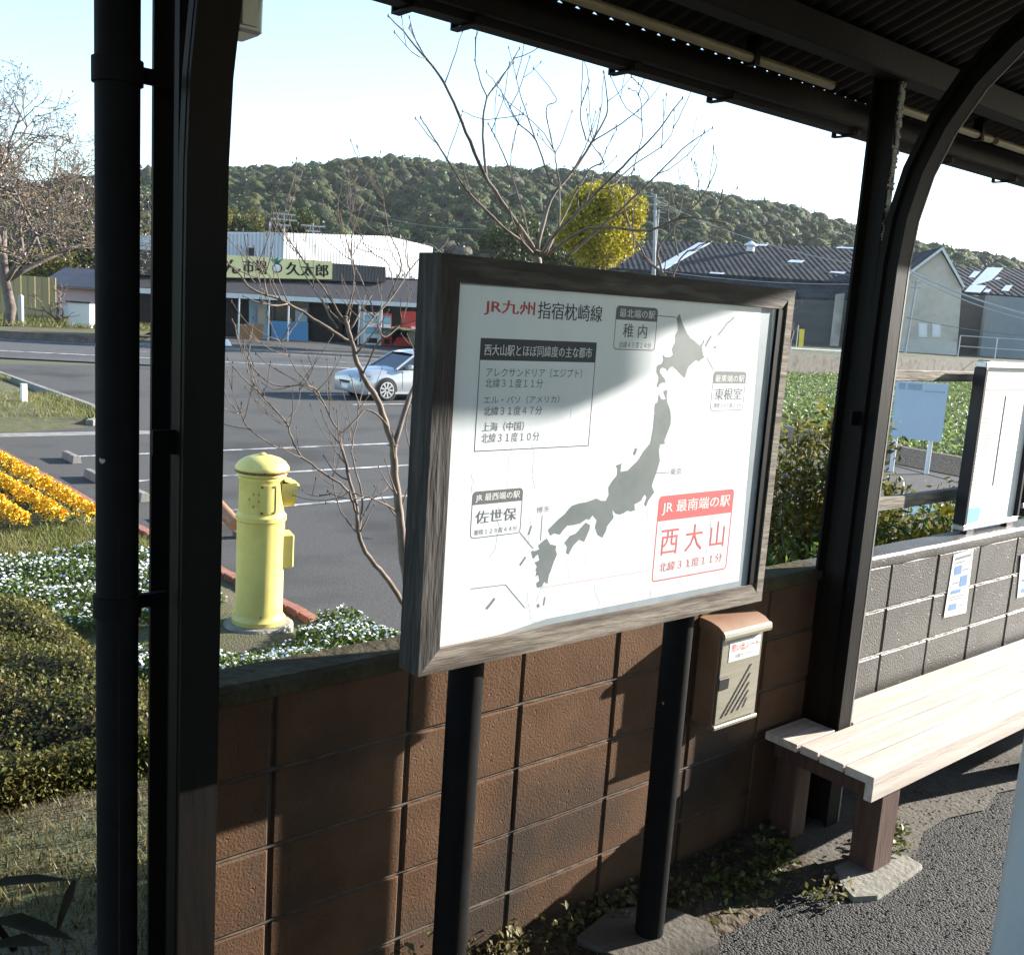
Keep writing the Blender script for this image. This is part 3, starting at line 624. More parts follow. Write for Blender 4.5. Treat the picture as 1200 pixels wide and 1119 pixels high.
# the road beyond the lot, parallel to its painted edge line
ra = atZ(0, 411, LOT); rb = atZ(400, 431, LOT); rd = (rb - ra).normalized(); rn = Vector((-rd.y, rd.x, 0))
def road_pt(s, t): p = ra + rd * s + rn * t; return (p.x, p.y, LOT)
k = MB(); k.add([(*road_pt(-70, -3.4)[:2], LOT - .008), (*road_pt(75, -3.4)[:2], LOT - .008), (*road_pt(75, 8.6)[:2], LOT - .008), (*road_pt(-70, 8.6)[:2], LOT - .008)], [(0, 1, 2, 3)])
tag(k.build('road', MT['road']), kind='structure')
def mark(a, b_, w): tag(strip('m', a, b_, w, LOT + .004, MT['paint']).build('road_marking', MT['paint']), kind='structure')
mark(road_pt(-60, 0), road_pt(70, 0), .28)
mark(road_pt(-60, 7.4), road_pt(70, 7.4), .15)
for i in range(-6, 8): mark(road_pt(i * 10 + 3.2, 3.7), road_pt(i * 10 + 8.2, 3.7), .15)
for y in (12.58, 15.02, 17.47): mark((5.05, y, 0), (11.6, y, 0), .115)
for y in (26.7, 24.2): mark((14.6, y, 0), (20.5, y, 0), .13)
SB = (atZ(166, 401, LOT) - ra).dot(rd)
# far pavement with its dark kerb face
def kerb_line(name, pts, w, h, mat, z=LOT):
    k = MB()
    P = [Vector((p[0], p[1], z)) for p in pts]; fr = []
    for i, p in enumerate(P):
        d = (P[min(i + 1, len(P) - 1)] - P[max(i - 1, 0)]).normalized(); n = Vector((-d.y, d.x, 0)); fr.append((p, n, (0, 0, 1)))
    k.sweep([(-w / 2, -.1), (w / 2, -.1), (w / 2, h - .012), (w / 2 - .012, h), (-w / 2 + .012, h), (-w / 2, h - .012)][::-1], fr); return k
tag(kerb_line('k', [road_pt(-70, 8.75), road_pt(SB, 8.75)], .25, .34, None).build('kerb', MT['barkd']), kind='structure')
tag(kerb_line('k', [road_pt(SB, 8.75), road_pt(75, 8.75)], .25, .10, None).build('kerb', MT['concrete']), kind='structure')
k = MB(); k.add([(*road_pt(-70, 8.87)[:2], LOT + .33), (*road_pt(SB, 8.87)[:2], LOT + .33), (*road_pt(SB, 30)[:2], LOT + .45), (*road_pt(-70, 30)[:2], LOT + .45)], [(0, 1, 2, 3)]); tag(k.build('far_verge', MT['grassbase']), kind='structure')
k = MB(); k.add([(*road_pt(SB, 8.87)[:2], LOT + .09), (*road_pt(75, 8.87)[:2], LOT + .09), (*road_pt(75, 30)[:2], LOT + .09), (*road_pt(SB, 30)[:2], LOT + .09)], [(0, 1, 2, 3)]); tag(k.build('forecourt', MT['lot']), kind='structure')
tag(kerb_line('k', [(7.5, 36.2), (7.5, 24.0), (7.35, 22.6), (6.9, 21.6), (6.6, 21.2)], .15, .12, None).build('kerb', MT['concrete']), kind='structure')
tag(strip('m', (8.0, 20.0, 0), (4.6, 20.2, 0), .5, LOT + .002, MT['concrete']).build('drain_cover', MT['concrete']), kind='structure')
# brick edging of the garden: separate bricks in one row part each
eg = thing('garden_edging', (4.3, 8, LOT), 'low red brick edging along the garden side of the car park', 'edging')
yy = 3.0; i = 0
while yy < 20.0:
    x = float(np.interp(yy, [3, 7, 12.5, 20], [4.42, 4.32, 4.14, 4.06])); k = MB()
    k.box((x - .055, yy, LOT - .1), (x + .055, yy + .20, LOT + .13 + RNG.uniform(-.008, .008)), bev=.008); k.build('brick', MT['brick'], eg); yy += .211
# wheel stops
for (px, py), lab in (((90, 543), 'concrete wheel stop farthest from the yellow postbox'), ((118, 566), 'concrete wheel stop partly hidden by the downpipe'), ((170, 588), 'concrete wheel stop seen between the downpipe and the dark column')):
    p = atZ(px, py, LOT); k = MB()
    k.sweep([(-.07, 0), (.07, 0), (.055, .105), (.04, .12), (-.04, .12), (-.055, .105)], [((p.x + .0, p.y + s, LOT), (1, 0, 0), (0, 0, 1)) for s in (-.02, .0, .56, .58)]); 
    t = k.build('wheel_stop', MT['concrete'], smooth=30, origin=(p.x, p.y, LOT)); tag(t, lab, 'wheel stop', 'wheel stops of the parking bays')
# white stub post on the verge
p = atZ(28, 472, LOT + .12); t = thing('marker_post', p, 'short white marker post on the grass verge at the left', 'post')
k = MB(); k.box((p.x - .06, p.y - .06, p.z - .05), (p.x + .06, p.y + .06, p.z + .40), bev=.012); k.build('post', MT['paper'], t)
k = MB(); k.box((p.x - .065, p.y - .065, p.z + .40), (p.x + .065, p.y + .065, p.z + .43), bev=.012); k.build('cap', MT['paper'], t)

# ================================================================ POSTBOX
pc = atZ(303, 727, -.86); pbx = thing('postbox', (pc.x, pc.y, -.9), 'yellow cylindrical postbox with domed cap standing in the flower bed', 'postbox')
k = MB(); k.lathe((pc.x, pc.y, 0), [(.29, -1.05), (.29, -.885), (.27, -.865), (.19, -.86)], 28); k.build('plinth', MT['plinth'], pbx, smooth=30)
Zp = -.86; top = atY(306, 531, pc.y).z; hh = top - Zp; r_ = .195
def pz(v): return Zp + hh * v
k = MB()
k.lathe((pc.x, pc.y, 0), [(.222, pz(0)), (.222, pz(.025)), (.212, pz(.033)), (.200, pz(.045)), (r_, pz(.06)), (r_, pz(.60)), (.198, pz(.61)), (.208, pz(.616)), (.208, pz(.640)), (.198, pz(.648)), (.184, pz(.66)), (.184, pz(.845)), (.190, pz(.853)), (.190, pz(.862)), (.185, pz(.866)), (.196, pz(.874)), (.202, pz(.882)), (.2, pz(.888))], 48)
k.build('body', MT['yellow'], pbx, smooth=30)
k = MB(); k.lathe((pc.x, pc.y, 0), [(.2, pz(.8885)), (.212, pz(.895)), (.219, pz(.903)), (.219, pz(.921)), (.212, pz(.930)), (.19, pz(.952)), (.15, pz(.971)), (.09, pz(.985)), (.03, pz(.99)), (.03, pz(.997)), (.016, pz(1.003)), (.001, pz(1.004))], 48); k.build('cap', MT['yellow'], pbx, smooth=45)
k = MB(); k.lathe((pc.x, pc.y, 0), [(.2125, pz(.893)), (.2205, pz(.901)), (.2196, pz(.909))], 40, cap=False); k.build('rust_line', MT['rust'], k and pbx)
fa = math.atan2(-.50, .86)                    # the slot side looks to the right
def rot(a): return Matrix.Translation((pc.x, pc.y, 0)) @ Matrix.Rotation(a, 4, 'Z')
Mx = rot(fa + .25); k = MB()
n = 16; prof = []
for i in range(n + 1):
    t_ = math.pi * i / n; prof.append((-.135 * math.cos(t_), pz(.835) - .16 * math.sin(t_)*1.35))
V_ = [Mx @ Vector((.14, y, z)) for y, z in prof] + [Mx @ Vector((.265, y * .92, z + .004)) for y, z in prof]
m_ = n + 1; k.add(V_, [tuple(range(m_)), tuple(range(2 * m_ - 1, m_ - 1, -1))] + [(i, i + m_, (i + 1) % m_ + m_, (i + 1) % m_) for i in range(m_)]); k.build('slot_shield', MT['yellow'], pbx, smooth=30)
k = MB(); k.add([Mx @ Vector(v) for v in ((.16, -.14, pz(.85)), (.16, .14, pz(.85)), (.292, .10, pz(.815)), (.292, -.10, pz(.815)), (.16, -.14, pz(.862)), (.16, .14, pz(.862)), (.292, .10, pz(.827)), (.292, -.10, pz(.827)))], [(0, 3, 2, 1), (4, 5, 6, 7), (0, 1, 5, 4), (1, 2, 6, 5), (2, 3, 7, 6), (3, 0, 4, 7)]); k.build('rain_hood', MT['yellow'], pbx)
k = MB(); k.box((.15, -.095, pz(.33)), (.262, .095, pz(.53)), M=Mx, bev=.01); k.build('notice_case', MT['yellow'], pbx)
Md = rot(-math.pi * .5 - .62 + .34)
def curved(a0, a1, z0, z1, rad, th):
    k = MB(); n = 10; V_ = []
    for z in (z0, z1):
        for rr in (rad, rad + th):
            for i in range(n + 1):
                a = a0 + (a1 - a0) * i / n; V_.append((pc.x + rr * math.cos(a), pc.y + rr * math.sin(a), z))
    m_ = n + 1; f = []
    for i in range(n):
        f += [(m_ + i, m_ + i + 1, 3 * m_ + i + 1, 3 * m_ + i), (2 * m_ + i, 3 * m_ + i, 3 * m_ + i + 1, 2 * m_ + i + 1), (i, i + 1, m_ + i + 1, m_ + i)]
    f += [(0, m_, 3 * m_, 2 * m_), (n, 2 * m_ + n, 3 * m_ + n, m_ + n)]
    return k.add(V_, f)
ac = math.atan2(-pc.y, -pc.x)                 # towards the path beside the shelter
dr = curved(ac - .05, ac + .62, pz(.665), pz(.835), .1835, .008).build('door', MT['yellow'], pbx, smooth=30)
for a in (ac + .02, ac + .58):
    for z in (.675, .825): curved(a - .05, a + .05, pz(z - .006), pz(z + .006), .1915, .006).build('hinge', MT['rust'], dr)
curved(ac + .615, ac + .635, pz(.675), pz(.83), .1922, .004).build('door_gap', MT['black'], dr)
for a, z in ((ac - .36, .71), (ac - .36, .78), (ac - .55, .75), (ac + .08, .06), (ac - .12, .78), (ac - .12, .74)):
    curved(a - .022, a + .022, pz(z - .006), pz(z + .006), .1845 if z > .5 else .1955, .002).build('rust_spot', MT['rust'], pbx)

a = atZ(252, 588, -.86); c = atZ(276, 615, -.92); lg = thing('wooden_beam', a, 'short reddish brown round beam lying behind the yellow postbox', 'beam')
k = MB(); k.tube([a, a.lerp(c, .5), c], [.085, .088, .083], 12); k.build('beam', M('beam_wood', (.24, .105, .045), (.32, .16, .075), rough=.7, scale=5, stretch=(6, 1, 6)), lg, smooth=40); k = MB(); k.box((c.x - .03, c.y - .14, LOT - .05), (c.x + .03, c.y + .02, -.99), bev=.006); k.build('foot', MT['barkd'], lg)
# ================================================================ PLANTS IN THE GARDEN
hedge_m = leafmat('hedge_leaves', (.10, .105, .022), (.16, .135, .034), island=.45, scale=3)
dark_m = flat('hedge_wood', (.02, .016, .01), rough=1)
def blob_points(n, fn): 
    return np.array([fn() for _ in range(n)])
hd = thing('clipped_hedge', (1.2, 6.5, gz(6.5)), 'low clipped olive brown hedge at the left behind the downpipe', 'hedge')
HX0, HX1, HY0, HY1 = -1.2, 2.2, 4.95, 7.75; HZT = -.33
def hz(x, y): 
    e = min((x - HX0), (HX1 - x), (y - HY0) * .9, (HY1 - y)); s = math.sqrt(max(0, min(1, e / .38))) if e < .38 else 1
    return gz(y) - .05 + (HZT - gz(y) + .05) * (.12 + .88 * s) + .045 * math.sin(x * 4.3 + y) * math.sin(y * 3.7) + .03 * math.sin(x * 9 + y * 7)
nx, ny = 40, 30; V = []; 
for j in range(ny):
    for i in range(nx):
        x = HX0 + (HX1 - HX0) * i / (nx - 1); y = HY0 + (HY1 - HY0) * j / (ny - 1); V.append((x, y, hz(x, y) - .05))
b = MB(); b.add(V, [(j * nx + i, j * nx + i + 1, (j + 1) * nx + i + 1, (j + 1) * nx + i) for j in range(ny - 1) for i in range(nx - 1)]); b.build('branches', dark_m, hd)
n = 70000; X = RNG.uniform(HX0, HX1, n); Y = RNG.uniform(HY0, HY1, n); Z = np.array([hz(x, y) for x, y in zip(X, Y)])
Z = Z + RNG.normal(0, .022, n) - RNG.uniform(0, 1, n) ** 3 * .12
fr_ = RNG.uniform(0, 1, n) < .22; Y[fr_] = HY0 + RNG.normal(0.02, .03, fr_.sum()); Z[fr_] = RNG.uniform(gz(HY0) - .02, HZT - .08, fr_.sum())
leaves('foliage', np.stack([X, Y, Z], 1), .029, hedge_m, hd, asp=.6, up=.7)
# dry turf tufts in the near garden
turf_m = leafmat('dry_turf', (.15, .118, .046), (.10, .085, .034), island=.4, scale=4, trans=.3)
def turf(name, n, x0, x1, y0, y1, h, mat, zf=gz, lab=None):
    X = RNG.uniform(x0, x1, n); Y = RNG.uniform(y0, y1, n); Z = np.array([zf(y) if zf is gz else zf for y in Y])
    if name == 'verge_grass':
        kp = (np.sin(X * 1.1 + Y * .55) + np.sin(X * .5 - Y * .9 + 1) + RNG.normal(0, .35, n)) > -.25; X, Y, Z = X[kp], Y[kp], Z[kp]; n = len(X)
    a = RNG.uniform(0, 6.28, n); hh_ = h * RNG.uniform(.4, 1.3, n); w = h * .09; l = RNG.normal(0, .5, (n, 2)) * hh_[:, None]
    B0 = np.stack([X - np.cos(a) * w, Y - np.sin(a) * w, Z - .01], 1); B1 = np.stack([X + np.cos(a) * w, Y + np.sin(a) * w, Z - .01], 1); T = np.stack([X + l[:, 0], Y + l[:, 1], Z + hh_], 1)
    V = np.stack([B0, B1, T], 1).reshape(-1, 3); o = link_mesh(name, np_mesh(name, V, np.arange(n * 3).reshape(-1, 3)), mat); return tag(o, kind='stuff')
turf('dry_grass', 26000, -1.6, 2.9, 2.26, 5.0, .055, turf_m)
green_m = leafmat('green_turf', (.14, .15, .035), (.21, .19, .06), island=.35, scale=2, trans=.3)
turf('lawn_strip', 18000, .2, 4.0, 10.4, 12.0, .075, green_m)
turf('verge_grass', 34000, 1.5, 7.3, 21.0, 33, .08, green_m, LOT + .13)
# daisies
lf_m = leafmat('daisy_leaves', (.075, .12, .022), (.12, .16, .035), island=.35)
wf_m = M('daisy_petals', (.80, .80, .78), (.70, .71, .72), rough=.6, island=.08)
def in_post(x, y): return (x - pc.x) ** 2 + (y - pc.y) ** 2 < .50 ** 2 or (abs(x - pc.x * y / pc.y) < .34 and y > pc.y - .95 and y < pc.y)
def bed(name, n, fn, hgt, lm, fm, fn_frac, lsz, fsz, lab=None):
    P = []
    while len(P) < n:
        x, y = fn()
        if in_post(x, y): continue
        hm = hgt * (.75 + .25 * math.sin(x * 5 + 1) * math.sin(y * 6)); P.append((x, y, gz(y) + hm * (RNG.uniform(0, 1) ** .45)))
    P = np.array(P); o = leaves(name + '_leaves', P, lsz, lm, asp=.4, up=.4); tag(o, kind='stuff')
    m = int(n * fn_frac); Q = P[RNG.choice(n, m, replace=False)].copy()
    hm = hgt * (.75 + .25 * np.sin(Q[:, 0] * 5 + 1) * np.sin(Q[:, 1] * 6)); Q[:, 2] = np.array([gz(y) for y in Q[:, 1]]) + hm * RNG.uniform(.92, 1.12, m)
    # each flower: a small ring of petals with a yellow eye
    a = np.linspace(0, 2 * math.pi, 7)[:-1]; nrm = RNG.normal(0, .35, (m, 2)); rr = fsz * RNG.uniform(.7, 1.2, m)
    V = []
    for t in a:
        dx = np.cos(t) * rr; dy = np.sin(t) * rr; V.append(np.stack([Q[:, 0] + dx, Q[:, 1] + dy, Q[:, 2] - nrm[:, 0] * dx - nrm[:, 1] * dy], 1))
    V.append(Q + np.array([0, 0, .25 * fsz])); V = np.stack(V, 1).reshape(-1, 3); i = np.arange(m)[:, None] * 7
    F_ = np.concatenate([i + np.array([[q, (q + 1) % 6, 6]]) for q in range(6)], 0); tag(link_mesh(name + '_flowers', np_mesh(name, V, F_), fm), kind='stuff')
def reg2():
    while True:
        x = RNG.uniform(1.6, 4.36); y = RNG.uniform(4.9, 7.25)
        if x > 2.35 or y < 5.2: return x, y
bed('white_daisy', 19000, reg2, .20, lf_m, wf_m, .11, .055, .0115)
def reg1():
    while True:
        x = RNG.uniform(.6, 3.7); y = RNG.uniform(7.9, 10.4)
        if x < 3.7 - .0 * y: return x, y
bed('daisy_bed', 17000, reg1, .2, lf_m, wf_m, .16, .055, .0125)
# marigold rows
mg = M('marigold_petals', (.80, .42, .008), (.85, .56, .02), rough=.55, island=.12); mgl = leafmat('marigold_leaves', (.05, .08, .015), (.08, .10, .02), island=.3)
for i, (x, y0, lab) in enumerate(((3.76, 11.9, 'orange marigold row nearest the brick edging'), (3.36, 11.7, 'orange marigold row second from the brick edging'), (2.96, 11.8, 'orange marigold row third from the brick edging'), (2.56, 12.2, 'orange marigold row at the left edge of the photo'))):
    t = thing('marigold_row', (x, y0, gz(y0)), lab, 'flower row', 'marigold rows in the garden')
    P = []; Lf = []
    yy = y0 + .1
    while yy < 19.8:
        hh_ = RNG.uniform(.12, .18)
        for _ in range(26):
            a = RNG.uniform(0, 6.28); r2 = RNG.uniform(0, .105) ; P.append((x + r2 * math.cos(a), yy + r2 * math.sin(a), gz(yy) + hh_ + .07 - 1.6 * r2 * r2 / .15 + RNG.normal(0, .012)))
        for _ in range(26): Lf.append((x + RNG.normal(0, .13), yy + RNG.normal(0, .1), gz(yy) + RNG.uniform(0, .13)))
        yy += RNG.uniform(.16, .24)
    P = np.array(P); allP = np.repeat(P, 9, 0) + RNG.normal(0, .016, (len(P) * 9, 3))
    leaves('blossoms', allP, .032, mg, t, asp=.9, up=.3); leaves('foliage', np.array(Lf), .07, mgl, t, asp=.35)
# broad-leaved plant in the shade at the lower left corner
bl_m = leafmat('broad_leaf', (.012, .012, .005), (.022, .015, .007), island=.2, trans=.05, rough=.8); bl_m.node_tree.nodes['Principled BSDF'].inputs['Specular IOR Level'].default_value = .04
lp = thing('broad_leaf_plant', atG(20, 1108), 'dark broad leaved plant with a folded drooping leaf at the lower left corner', 'plant')
def blade(pts, wd):
    k = MB(); P = [Vector(p) for p in pts]; V_ = []; n = len(P)
    for i, p in enumerate(P):
        d = (P[min(i + 1, n - 1)] - P[max(i - 1, 0)]).normalized(); s = d.cross(Vector((0, 0, 1))); s = s.normalized() if s.length > .05 else Vector((1, 0, 0)); q = i / (n - 1)
        w_ = wd * (math.sin(math.pi * min(1, q * .92 + .08)) ** .7); up_ = s.cross(d)
        V_ += [p - s * w_ + up_ * w_ * .3, p, p + s * w_ + up_ * w_ * .3]
    f = []
    for i in range(n - 1):
        for j in (0, 1): a = i * 3 + j; f.append((a, a + 1, a + 4, a + 3))
    return k.add(V_, f)
def lpx(*L): return [atD(px, py, d) for px, py, d in L]
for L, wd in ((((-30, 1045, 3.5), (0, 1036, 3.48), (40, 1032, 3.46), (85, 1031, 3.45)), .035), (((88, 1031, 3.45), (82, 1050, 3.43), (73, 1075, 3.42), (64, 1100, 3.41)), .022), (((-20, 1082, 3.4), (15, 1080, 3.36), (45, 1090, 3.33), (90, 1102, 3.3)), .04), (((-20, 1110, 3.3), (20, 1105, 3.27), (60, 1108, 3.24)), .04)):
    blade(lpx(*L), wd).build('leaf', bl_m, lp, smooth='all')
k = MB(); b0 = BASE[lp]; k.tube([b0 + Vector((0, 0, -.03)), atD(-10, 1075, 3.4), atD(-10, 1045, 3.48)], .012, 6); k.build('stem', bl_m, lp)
# weeds along the foot of the wall
wd_m = leafmat('weed_leaves', (.10, .12, .03), (.16, .13, .06), island=.4)
P = []
for c in ((2.72, 1.83), (2.85, 1.85), (2.98, 1.88), (2.62, 1.86), (3.02, 1.93), (2.5, 1.9), (2.93, 1.63), (3.36, 1.70), (2.2, 1.98), (1.75, 2.0), (1.55, 2.02), (1.62, 1.98), (1.45, 2.0), (1.85, 2.03), (2.05, 1.99), (2.35, 1.98), (3.5, 1.75), (1.35, 2.02)):
    for _ in range(70): P.append((c[0] + RNG.normal(0, .05), min(c[1] + RNG.normal(0, .035), 2.06), abs(RNG.normal(0, .03)) + .004))
for _ in range(260):
    a = RNG.uniform(0, 1); P.append((1.35 + RNG.normal(0, .13), 2.045 - RNG.uniform(0, .04), RNG.uniform(0, .16) * (1 if RNG.uniform() < .5 else .4)))
for _ in range(900): P.append((RNG.uniform(1.2, 3.0), RNG.uniform(1.74, 2.06), RNG.uniform(.0, .02)))
tag(leaves('weeds', np.array(P), .026, wd_m, asp=.6), kind='stuff')
# grit and small stones on the asphalt and soil
P = []
n = 5200; st_m = M('grit', (.06, .056, .05), (.16, .15, .13), rough=.9, island=.6)
C = np.stack([RNG.uniform(1.6, 4.6, n), RNG.uniform(1.1, 2.05, n), np.full(n, .006)], 1); s_ = RNG.uniform(.002, .0055, n)
oc = np.array([(1, 0, 0), (0, 1, 0), (-1, 0, 0), (0, -1, 0), (0, 0, .8)]); V = (C[:, None, :] + oc[None] * s_[:, None, None] * RNG.uniform(.6, 1.3, (n, 5, 1))).reshape(-1, 3); i = np.arange(n)[:, None] * 5
tag(link_mesh('grit', np_mesh('grit', V, np.concatenate([i + np.array([[q, (q + 1) % 4, 4]]) for q in range(4)], 0)), st_m), kind='stuff')

# ---------------------------------------------------------------- shrubs behind the wall at the right
nd_a = leafmat('shrub_leaves', (.20, .16, .025), (.10, .11, .02), island=.6, trans=.4)
def shrub(label, cx, cy, rx, ry, h, nst, nl, mat, lsz=.05, z0=None, name='leafy_shrub', group=None):
    z0 = gz(cy) if z0 is None else z0
    t = thing(name, (cx, cy, z0), label, 'shrub', group); k = MB(); L = []
    for i in range(nst):
        a = RNG.uniform(0, 6.28); r = math.sqrt(RNG.uniform(0, 1)); ex = cx + rx * r * math.cos(a); ey = cy + ry * r * math.sin(a); eh = h * RNG.uniform(.6, 1.08)
        P0 = Vector((cx + (ex - cx) * .3, cy + (ey - cy) * .3, z0 - .05)); P1 = Vector((ex, ey, z0 + eh)); pts = [P0.lerp(P1, q) + Vector((RNG.normal(0, .02), RNG.normal(0, .02), 0)) for q in np.linspace(0, 1, 5)]
        k.tube(pts, [.007, .006, .005, .004, .002], 4)
        for _ in range(nl // nst):
            q = RNG.uniform(0, 1) ** .6; p = P0.lerp(P1, .15 + .85 * q); L.append((p.x + RNG.normal(0, .055), p.y + RNG.normal(0, .055), p.z + RNG.normal(0, .05)))
    k.build('stems', MT['bark'], t); leaves('foliage', np.array(L), lsz, mat, t, asp=.35, up=.1); return t
sA = atY(930, 600, 2.75); shrub('bushy olive shrub just behind the wall between the map board and the rail column', sA.x + .05, 2.75, .46, .34, 1.86, 60, 19000, nd_a, .046)
sB = atY(1060, 620, 2.7); shrub('low yellow green shrub under the timber rails behind the wall', sB.x + .0, 2.7, .55, .22, 1.50, 46, 13000, nd_a, .045)
sC = atY(1150, 620, 2.7); shrub('sparse low shrub with thin upright twigs behind the timetable board', sC.x + .2, 2.75, .6, .25, 1.46, 34, 6000, nd_a, .045)
# yellow pansies on the wall line
pf_m = M('pansy_petals', (.85, .55, .02), (.80, .62, .05), rough=.5, island=.1)
P = []
for px, py in ((1078, 640), (1095, 636), (1088, 644), (1108, 610), (1130, 630), (1140, 628), (1187, 597), (1200, 600), (1120, 638), (1066, 646), (1100, 641), (1170, 625)):
    p = atY(px, py - 11, 2.36); 
    for _ in range(7): P.append((p.x + RNG.normal(0, .012), p.y + RNG.normal(0, .012), p.z + RNG.normal(0, .010)))
tag(leaves('pansies', np.array(P), .05, pf_m, asp=.95, up=-.2, N=np.array([-.3, -.8, .3])), kind='stuff')
P = []
for _ in range(2600): x = RNG.uniform(3.4, 6.2); P.append((x, RNG.uniform(2.26, 2.6), RNG.uniform(.62, 1.04) - .04 * abs(x - 4.2)))
tag(leaves('bed_greenery', np.array(P), .045, lf_m, asp=.4, up=.3), kind='stuff')
# ================================================================ MARKET BUILDING across the road
FO = np.array([26.0, 56.2]); FU = np.array([.970, -.243]); FN = np.array([-.243, -.970])     # facade: origin, along, towards the road
def onF(px, py, off=0.0):
    r = ray(px, py); o = FO + FN * off; t = (o @ FN) / (r[:2] @ FN); return Vector((r[0] * t, r[1] * t, r[2] * t + H))
GB = LOT + .10
mkt = thing('market_building', onF(300, 400), 'low market shop with a yellow green name board and white corrugated hall behind', 'building')
def facade(b_, pxs, off, thick=.1):              # polygon given by photo corners on the facade plane, real thickness
    P = [onF(x, y, off) for x, y in pxs]; d = Vector((-FN[0], -FN[1], 0)) * thick; n = len(P)
    b_.add(P + [p + d for p in P], [tuple(range(n)), tuple(range(2 * n - 1, n - 1, -1))] + [(i, i + n, (i + 1) % n + n, (i + 1) % n) for i in range(n)]); return b_
mk = dict(dark=M('shop_dark_wall', (.035, .034, .036), (.05, .048, .05), rough=.8, scale=1.2), roof=M('shop_porch_roof', (.035, .033, .037), (.055, .052, .055), rough=.6, scale=2, stretch=(6, 1, 1)),
    fascia=M('shop_fascia', (.55, .60, .60), (.48, .52, .53), rough=.5, scale=2), board=M('name_board', (.82, .75, .36), (.76, .69, .32), rough=.5, scale=2), blue=M('blue_panel', (.06, .26, .50), (.05, .22, .44), rough=.4, scale=1.5),
    pale=M('pale_blue_panel', (.26, .38, .48), (.22, .33, .42), rough=.5, scale=2), inside=M('shop_inside', (.012, .012, .013), (.022, .02, .02), rough=.9, scale=2), crate=M('brown_crate', (.26, .13, .06), (.34, .18, .08), rough=.8, scale=3))
def corru(name, c1, c2, sc=9.0, axis=(1, 0, 0), rough=.45, metal=.1, spots=None):
    m = M(name, c1, c2, rough=rough, metal=metal, scale=1.1, stretch=(1, 1, .2), c3=spots, spots=.5)
    nt = m.node_tree; N = nt.nodes; L = nt.links; P = N['Principled BSDF']; wv = N.new('ShaderNodeTexWave'); wv.inputs['Scale'].default_value = sc; wv.bands_direction = 'X'
    tc = N.new('ShaderNodeTexCoord'); mp = N.new('ShaderNodeMapping'); mp.inputs['Rotation'].default_value = (0, 0, -math.atan2(axis[1], axis[0])); L.new(tc.outputs['Object'], mp.inputs[0]); L.new(mp.outputs[0], wv.inputs[0])
    bp = N.new('ShaderNodeBump'); bp.inputs['Strength'].default_value = .9; bp.inputs['Distance'].default_value = .05; L.new(wv.outputs['Fac'], bp.inputs['Height']); L.new(bp.outputs[0], P.inputs['Normal']); return m
mk['white'] = corru('white_corrugated', (.50, .50, .50), (.42, .43, .43), 1.1, (.97, .25)); mk['shadewall'] = corru('shaded_corrugated', (.50, .55, .58), (.44, .49, .52), 1.3, (.97, -.25)); mk['fdark'] = corru('dark_corrugated', (.03, .03, .033), (.042, .042, .045), 1.6, (.97, -.24)); mk['fdark'].node_tree.nodes['Bump'].inputs['Strength'].default_value = .15  # side wall gets a bluish copy of the white, shade put into its colour
b = facade(MB(), [(150, 404), (505, 409), (505, 349), (150, 336)], -2.6, 9.0); b.build('rear_wall', mk['inside'], mkt)
b = facade(MB(), [(150, 322), (452, 331), (452, 313), (150, 291.5)], .05, .6); b.build('parapet', mk['fdark'], mkt)
b = facade(MB(), [(452, 349), (520, 353), (520, 329), (452, 325)], -.8, .5); b.build('parapet', mk['dark'], mkt)
P = [onF(150, 336, .9), onF(520, 357, .9), onF(520, 330, -.6), onF(150, 319, -.6)]; b = MB(); b.add(P + [p - Vector((0, 0, .12)) for p in P], [(0, 1, 2, 3), (7, 6, 5, 4), (0, 4, 5, 1), (1, 5, 6, 2), (2, 6, 7, 3), (3, 7, 4, 0)]); b.build('porch_roof', mk['roof'], mkt)
b = facade(MB(), [(150, 343), (520, 362), (520, 357), (150, 337)], 1.0, .08); b.build('gutter_fascia', mk['fascia'], mkt)
for x in (215, 280, 315, 338, 421, 447, 500):
    p = onF(x, 370, .85); b = MB(); b.tube([(p.x, p.y, GB), (p.x, p.y, onF(x, 347 + (x - 262) * .05, .85).z)], .055, 8); b.build('porch_post', mk['fascia'], mkt)
nbd = facade(MB(), [(228, 324.6), (389, 327.5), (389.5, 306.5), (228, 296.5)], .18, .10).build('name_board', mk['board'], mkt)
def ftext(s, x0, x1, yt0, yb0, yt1, yb1, mat, par, off, bold=.03):
    return lettering(s, lambda u, v: onF(x0 + (x1 - x0) * u, (yb0 + (yb1 - yb0) * u) * (1 - v) + (yt0 + (yt1 - yt0) * u) * v, off), mat, par, bold)
INK = MT['black']
ftext('しん', 244, 281, 302, 320, 305, 321.5, INK, nbd, .21, .05); ftext('市場', 284, 312, 303.5, 319.5, 306, 322, INK, nbd, .21, .045); ftext('久太郎', 335, 384, 307, 322.5, 310, 325, INK, nbd, .21, .05)
def fdisc(cx, cy, rx, ry, mat, off, name, a0=0):
    b = MB(); n = 14; P = [onF(cx + rx * math.cos(2 * math.pi * i / n), cy + ry * math.sin(2 * math.pi * i / n), off) for i in range(n)]; b.add(P, [tuple(range(n))[::-1]]); return b.build(name, mat, nbd)
fdisc(325, 314.5, 6.0, 5.6, INK, .20, 'turnip_emblem'); fdisc(324.6, 314.3, 4.6, 4.4, MT['white'], .205, 'turnip_emblem')
b = MB(); 
for dx, dy in ((-6, -10), (-1, -11), (5, -10), (2, -8)): b.add([onF(324 - 1, 310, .207), onF(326, 310, .207), onF(325 + dx + 2, 313 + dy, .207), onF(325 + dx - 2, 313 + dy + 1.5, .207)], [(0, 1, 2, 3)])
